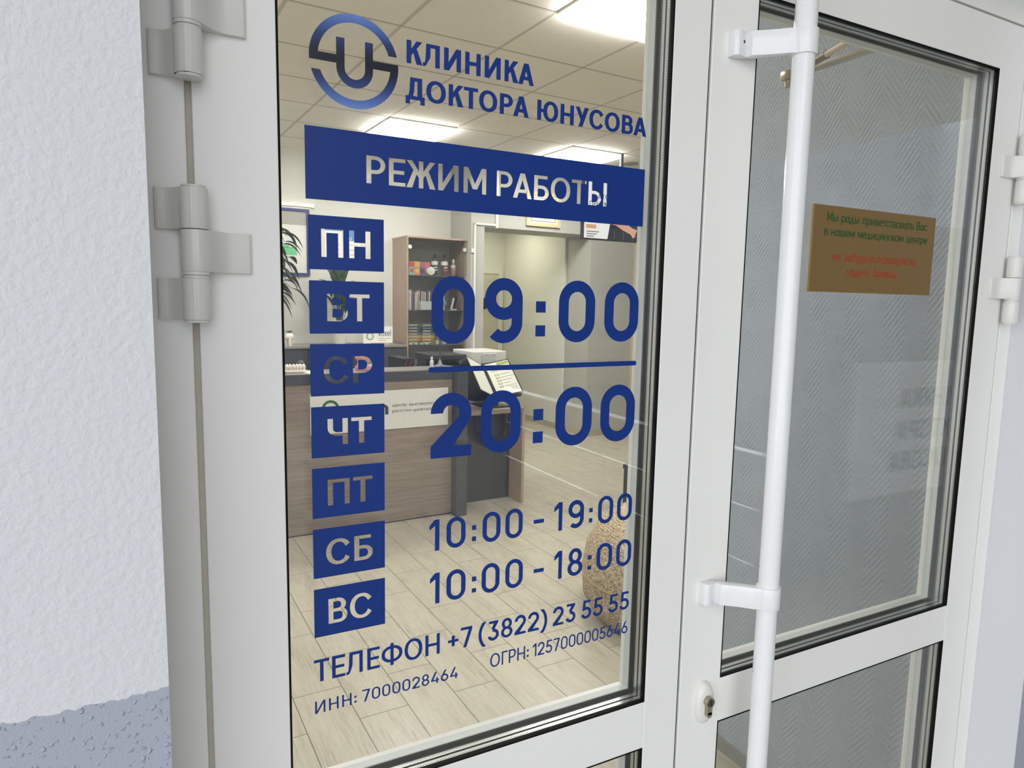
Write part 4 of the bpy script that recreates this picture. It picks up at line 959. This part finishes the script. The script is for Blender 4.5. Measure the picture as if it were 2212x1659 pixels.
# ------------------------------------------------------------------ low cabinet, plants, cards
O8 = (1.6, 6.15, FZ)
lc = rthing('low_cabinet', *O8, 'long low cabinet with dark doors and light top along the rear wall', 'cabinet')
MB().box(.6, 2.618, 5.915, 6.378, -.492, -.470, .001).build('top_panel', LAMI, lc, off=O8)
MB().box(.6, 2.618, 5.945, 6.378, FZ, -.492).build('carcass', BLACKM, lc, off=O8)
for i in range(4): 
    d_ = MB().box(.602 + .504 * i, .602 + .504 * i + .500, 5.925, 5.944, FZ + .06, -.496, .001).build('cabinet_door', SLATE, lc, off=O8)
LT = -.4695
t = rthing('tooth_planter', 1.452, 6.02, LT, 'white tooth-shaped planter with a small green succulent', 'planter')
k = MB().sph((0, 0, .088), .044, 20, (1, .85, .95))
for a in range(3): k.cyl((.024 * math.cos(a * 2.1 + .5), .02 * math.sin(a * 2.1 + .5), .08), (.030 * math.cos(a * 2.1 + .5), .024 * math.sin(a * 2.1 + .5), .0), .020, .009, n=14)
k.build('tooth_pot', TOOTH, t, smooth=60)
LEAFG = mat('succulent_green', (84, 112, 84), .5, noise=.2, nscale=40)
k = MB()
for i in range(16):
    a = i * 2.4; k.leaf((0, 0, .118), (.036 * math.cos(a), .036 * math.sin(a), .135 + .022 * rnd.random()), .017, droop=0, n=4)
k.build('succulent', LEAFG, t, solid=.002)
POT = mat('pot_white', (232, 228, 214), .4)
t = rthing('potted_plant', 1.958, 6.06, LT, 'dark green broad-leaved plant in a tapered white pot on the low cabinet', 'plant')
MB().lathe([(.052, 0), (.054, .004), (.078, .245), (.070, .245), (.066, .20), (0, .20)], n=36).build('pot', POT, t, smooth=40)
DKG = mat('dark_leaf', (58, 80, 50), .4, noise=.25, nscale=20)
k = MB(); st = MB()
for i in range(22):
    a = i * 2.399 + .3; r_ = .04 + .11 * rnd.random(); h = .36 + .44 * rnd.random()
    b_ = Vector((.6 * r_ * math.cos(a), .5 * r_ * math.sin(a), h * .82)); tp = Vector((r_ * 1.5 * math.cos(a), r_ * 1.0 * math.sin(a), h + .03))
    st.cyl((.015 * math.cos(a), .015 * math.sin(a), .19), b_, .0035, n=6); k.leaf(b_, tp + (tp - b_).normalized() * .08, .095 + .03 * rnd.random(), droop=.3)
k.build('foliage', DKG, t, solid=.001, smooth=60); st.build('stems', DKG, t)
t = rthing('tall_leafy_plant', 1.16, 6.02, LT, 'tall drooping dark-leaved plant at the left edge of the glass, on the low cabinet', 'plant')
MB().lathe([(.075, 0), (.10, .22), (.09, .22), (.085, .18), (0, .18)], n=32).build('pot', POT, t, smooth=40)
k = MB(); st = MB(); FIG = mat('fig_leaf', (66, 84, 66), .35, noise=.25, nscale=15)
for i in range(8):
    a = i * .785; top = Vector((.17 * math.cos(a) + .07, .12 * math.sin(a), .62 + .48 * (i % 4) / 3))
    st.tube([(0, 0, .17), tuple(top * .55 + Vector((0, 0, .12))), tuple(top)], .006, 7)
    for j in range(9):
        b_ = top + Vector((rnd.uniform(-.10, .12), rnd.uniform(-.08, .08), rnd.uniform(-.16, .08))); an = rnd.uniform(-.9, .9)
        tp = b_ + Vector((.17 * math.cos(an), .08 * math.sin(an), -.10 + rnd.uniform(-.06, .08))); k.leaf(b_, tp, .085 + rnd.uniform(-.015, .02), droop=.3)
        st.cyl(top, b_, .0025, n=5)
k.build('foliage', FIG, t, solid=.001, smooth=60); st.build('stems', mat('stem_brown', (70, 66, 50), .6), t)
t = rthing('voxel_card', 2.345, 6.04, LT, 'small white tabletop card with grey ring and the word voxel', 'card')
MB().box(-.075, .105, -.02, .02, 0, .020, .001).build('wooden_foot', m_wood('pale_wood', (190, 168, 132), (206, 186, 152)), t)
cd = MB().box(-.155, .160, -.003, .003, .012, .185).build('card_panel', mat('card_white', (236, 236, 230), .5), t)
words('card_lettering', 'voxel', INK, cd, .002, .142, .085, .066, -.0032)
vinyl('card_ring', [arc(-.085, .085, .042, 0, 359, 40), arc(-.085, .085, .026, 0, 359, 40)], None, None, mat('ring_grey', (150, 164, 152), .6), -.0034, parent=cd)
for i in range(2): MB().box(.004, .136 - .05 * i, -.0036, -.003, .058 - .02 * i, .062 - .02 * i).build('text_line', mat('grey_print', (110, 108, 96), .7), cd)

# wall pieces
t = rthing('framed_poster', 1.42, 6.378, .215, 'white poster in a blue frame on the rear wall at far left', 'picture')
FB = mat('blue_frame', (62, 64, 124), .45)
MB().ring(-.33, .325, 0, .66, .028, -.022, 0).build('picture_frame', FB, t)
sh = MB().box(-.30, .297, -.010, -.001, .028, .632).build('poster_sheet', mat('poster_paper', (226, 224, 216), .5), t)
MB().box(-.30, .297, -.0108, -.0102, .50, .632).build('grey_print', mat('poster_grey', (172, 168, 158), .6), sh)
GP = mat('poster_green', (112, 196, 140), .6)
for x0, x1, z0, z1 in ((-.02, .03, .42, .47), (.02, .06, .34, .385), (-.08, .20, .20, .28), (.05, .12, .27, .31), (-.2, -.1, .3, .45)): MB().box(x0, x1, -.0112, -.0106, z0, z1).build('green_print', GP, sh)
t = rthing('tube_lamp', 1.45, 6.36, .913, 'thin pale tube lamp above the blue-framed poster', 'lamp')
MB().cyl((-.36, 0, 0), (.32, 0, 0), .014, n=18).build('tube', mat('tube_glow', (255, 246, 214), .4, emit=1.2), t)
MB().box(.318, .345, -.018, .018, -.022, .018, .003).build('end_cap', mat('cap_white', (240, 240, 238), .3), t); MB().box(-.36, .33, .012, .018, -.01, .01).build('holder', LFRAME, t)
BLH = mat('header_blue', (98, 140, 190), .6)
for i, (a, b_, lb) in enumerate(((1.90, 2.085, 'white notice with a pale blue top, left of two seen through ПН'), (2.095, 2.275, 'white notice with blue header TO, right of two seen through ПН'))):
    t = rthing('wall_notice', (a + b_) / 2, 6.379, .335, lb, 'notice', 'paper notices on the rear wall'); h = (b_ - a) / 2
    s_ = MB().box(-h, h, -.003, 0, 0, .415).build('sheet', mat('notice_white', (234, 233, 226), .6), t)
    MB().box(-h, h, -.0036, -.003, .255 if i else .35, .415).build('header', BLH, s_)
    if i: words('header_lettering', 'ТО', mat('notice_white', (234, 233, 226), .6), s_, -.052, -.002, .262, .032, -.0038)
    for j in range(4): MB().box(-h + .02, h - .03, -.0035, -.003, .06 + .05 * j, .064 + .05 * j).build('text_line', mat('grey_print', (110, 108, 96), .7), s_)
t = rthing('framed_certificate', 4.22, 5.868, .835, 'certificate in a cream wooden frame above the corridor opening', 'picture')
MB().ring(-.225, .225, 0, .37, .035, -.022, 0).build('picture_frame', mat('cream_wood', (206, 190, 150), .5), t)
s_ = MB().box(-.19, .19, -.010, -.001, .035, .335).build('certificate_sheet', mat('certificate_paper', (226, 220, 200), .5), t)
MB().ring(-.165, .165, .055, .315, .006, -.0108, -.0102).build('printed_border', mat('brown_print', (120, 92, 60), .6), s_)
tr = MB().box(3.352, 3.372, 5.852, 5.869, -1.5, .82, .001).box(3.352, 3.63, 5.852, 5.869, .80, .82, .001).box(3.612, 3.64, 5.852, 5.869, .78, CZ, .001).build('cable_trunking', mat('trunking_white', (222, 220, 208), .5))
tr.rotation_euler = (0, 0, TH); tag(tr, 'white cable trunking beside and above the corridor opening', 'cable duct')
t = rthing('wall_switch', 3.34, 5.869, .505, 'small square white box on the pier right of the display cabinet', 'switch')
MB().box(-.02, .012, -.02, 0, 0, .04, .003).build('switch_box', WHITEP, t)
t = rthing('side_door', 5.62, 5.869, FZ, 'pale wooden door frame at the right edge of the glass', 'door')
PW = mat('pale_frame', (196, 178, 142), .5)
MB().box(-.06, .04, -.03, 0, 0, 2.30).box(.94, 1.04, -.03, 0, 0, 2.30).box(-.06, 1.04, -.03, 0, 2.30, 2.40).build('door_frame', PW, t); MB().box(.04, .94, -.02, 0, 0, 2.30).build('door_panel', mat('pale_panel', (206, 192, 160), .5), t)
# television
t = rthing('television', 4.37, 4.62, .60, 'ceiling-hung television with a treatment picture, under the banner at right', 'television', rz=-.03)
MB().box(-.485, .485, 0, .05, 0, .565, .004).build('bezel', BLACK, t)
scr = MB().box(-.475, .475, -.001, .0, .012, .553).build('screen', mat('screen_dark', (34, 36, 44), .3, emit=.5), t)
SW = mat('screen_white', (236, 236, 238), .4, emit=.55)
MB().prism([(-.475, .014), (-.20, .014), (-.165, .20), (-.15, .553), (-.475, .553)], 'y', -.0016, -.001).build('white_field', SW, scr)
MB().box(-.455, -.335, -.0022, -.0016, .105, .142).build('orange_badge', mat('screen_orange', (222, 170, 130), .4, emit=.4), scr)
SKN = mat('screen_skin', (226, 172, 150), .4, emit=.4)
MB().prism([(-.21, .165), (-.10, .150), (-.02, .11), (.08, .075), (.11, .04), (.135, .05), (.14, .085), (.16, .12), (.10, .135), (.0, .19), (-.06, .22), (-.2, .23)], 'y', -.0022, -.0016).build('arm_picture', SKN, scr)
for i in range(4): MB().box(-.12 + .11 * i, -.116 + .11 * i, -.0014, -.001, .014, .10).build('chair_line', mat('screen_grey', (130, 132, 140), .4, emit=.2), scr)
for i in range(3): MB().box(-.445, -.30 - .03 * i, -.0022, -.0016, .072 - .022 * i, .080 - .022 * i).build('text_line', mat('grey_print', (110, 108, 96), .7), scr)
words('screen_lettering', 'ПРИЕМ', INK, scr, -.42, -.20, .315, .045, -.0022); words('screen_lettering', 'АТО', INK, scr, -.33, -.19, .385, .045, -.0022)
MB().cyl((0, .08, .3), (0, .08, CZ - .60), .018, n=16).box(-.08, .08, .048, .098, .2, .4).build('ceiling_pole', DG, t)

# waiting corner
t = rthing('woven_pouf', 2.46, 1.77, FZ, 'round beige woven pouf seat behind the door glass at lower right', 'pouf')
MB().lathe([(.36, 0), (.42, .03), (.465, .11), (.475, .23), (.455, .36), (.40, .47), (.30, .54), (.15, .565), (0, .57)], n=56).build('seat', WEAVE, t, smooth=60)
k = MB(); k.lathe([(.474, .225), (.481, .230), (.474, .235)], n=56); k.build('seam_piping', mat('piping_beige', (150, 128, 96), .8), t, smooth=60)
t = rthing('waste_bin', 3.53, 3.15, FZ, 'black bin standing on the floor behind the pouf', 'bin')
MB().box(-.16, .16, -.14, .14, 0, .34, .01).build('body', BLACKM, t); MB().box(-.165, .165, -.145, .145, .34, .38, .006).build('lid', BLACK, t)

# ------------------------------------------------------------------ outside, behind the camera: canopy, rail, sign, added walls that block the sky
struct(MB().box(-1.5, 6.0, -1.7, RV - .001, 1.545, 1.68).box(.6, 6.0, -5.2, -1.7, 1.545, 1.68).build('ceiling_canopy', mat('canopy_beige', (206, 196, 178), .8)), 'flat beige canopy over the porch, front part extended to block sky', 'canopy')  # unseen front part extended to keep reflected sky off the left pane
RAILM = mat('bright_steel', (214, 214, 216), .25, .9)
t = thing('porch_railing', (2.3, -2.4, GZ), 'steel railing along the porch, reflected in the door glass', 'railing')
k = MB(); k.cyl((0, -1.2, -.631 - GZ), (0, 1.20, -.631 - GZ), .024, n=18); k.build('handrail', RAILM, t, smooth=40)
for z in (-.88, -1.13): MB().cyl((0, -1.2, z - GZ), (0, 1.20, z - GZ), .010, n=12).build('rail_bar', RAILM, t, smooth=40)
for y in (-1.18, 0, 1.18): MB().cyl((0, y, 0), (0, y, -.631 - GZ), .018, n=14).build('post', RAILM, t, smooth=40)
struct(MB().box(3.2, 9, -2.25, -2.0, GZ, .55).build('wall_porch', mat('porch_wall', (150, 152, 158), .8)), 'low grey wall across the porch', 'wall')
t = thing('porch_sign', (4.9, -1.995, -1.25), 'white outdoor sign КЛИНИКА ДОКТОРА ЮНУСОВА, mirrored in the right pane', 'sign')
MB().box(-.95, 1.35, -.004, .006, 0, .90).build('sign_board', mat('sign_board_white', (226, 228, 236), .5), t)
for txt, z, x in (('КЛИНИКА', .585, 4.41), ('ДОКТОРА', .365, 4.40), ('ЮНУСОВА', .155, 4.35)):
    lp = fit_text(txt, .19, 0, .86, 0, .135, .13)
    o = vinyl('sign_lettering', [[(-a, b_) for a, b_ in L] for L in lp], None, None, mat('sign_ink', (60, 66, 96), .5), 0, parent=t)
    o.location = (x + .86 - 4.9, .008, z)
struct(MB().box(16, 17, -10.5, -.3, GZ, 4.6).build('wall_street_blocker', mat('street_blocker', (184, 188, 198), .8, noise=.08, nscale=2)), 'added pale wall at the far right, blocks sky reflected in the right pane', 'wall')  # unseen wall added to block sky reflected in the right pane
struct(MB().box(1.5, 16, -10.5, -9, GZ, 4.2).build('wall_opposite_blocker', mat('opposite_blocker', (176, 178, 186), .8, noise=.1, nscale=2)), 'added plain wall opposite the door, limits reflections in the glass', 'wall')  # unseen wall added behind the camera to keep glass reflections weak
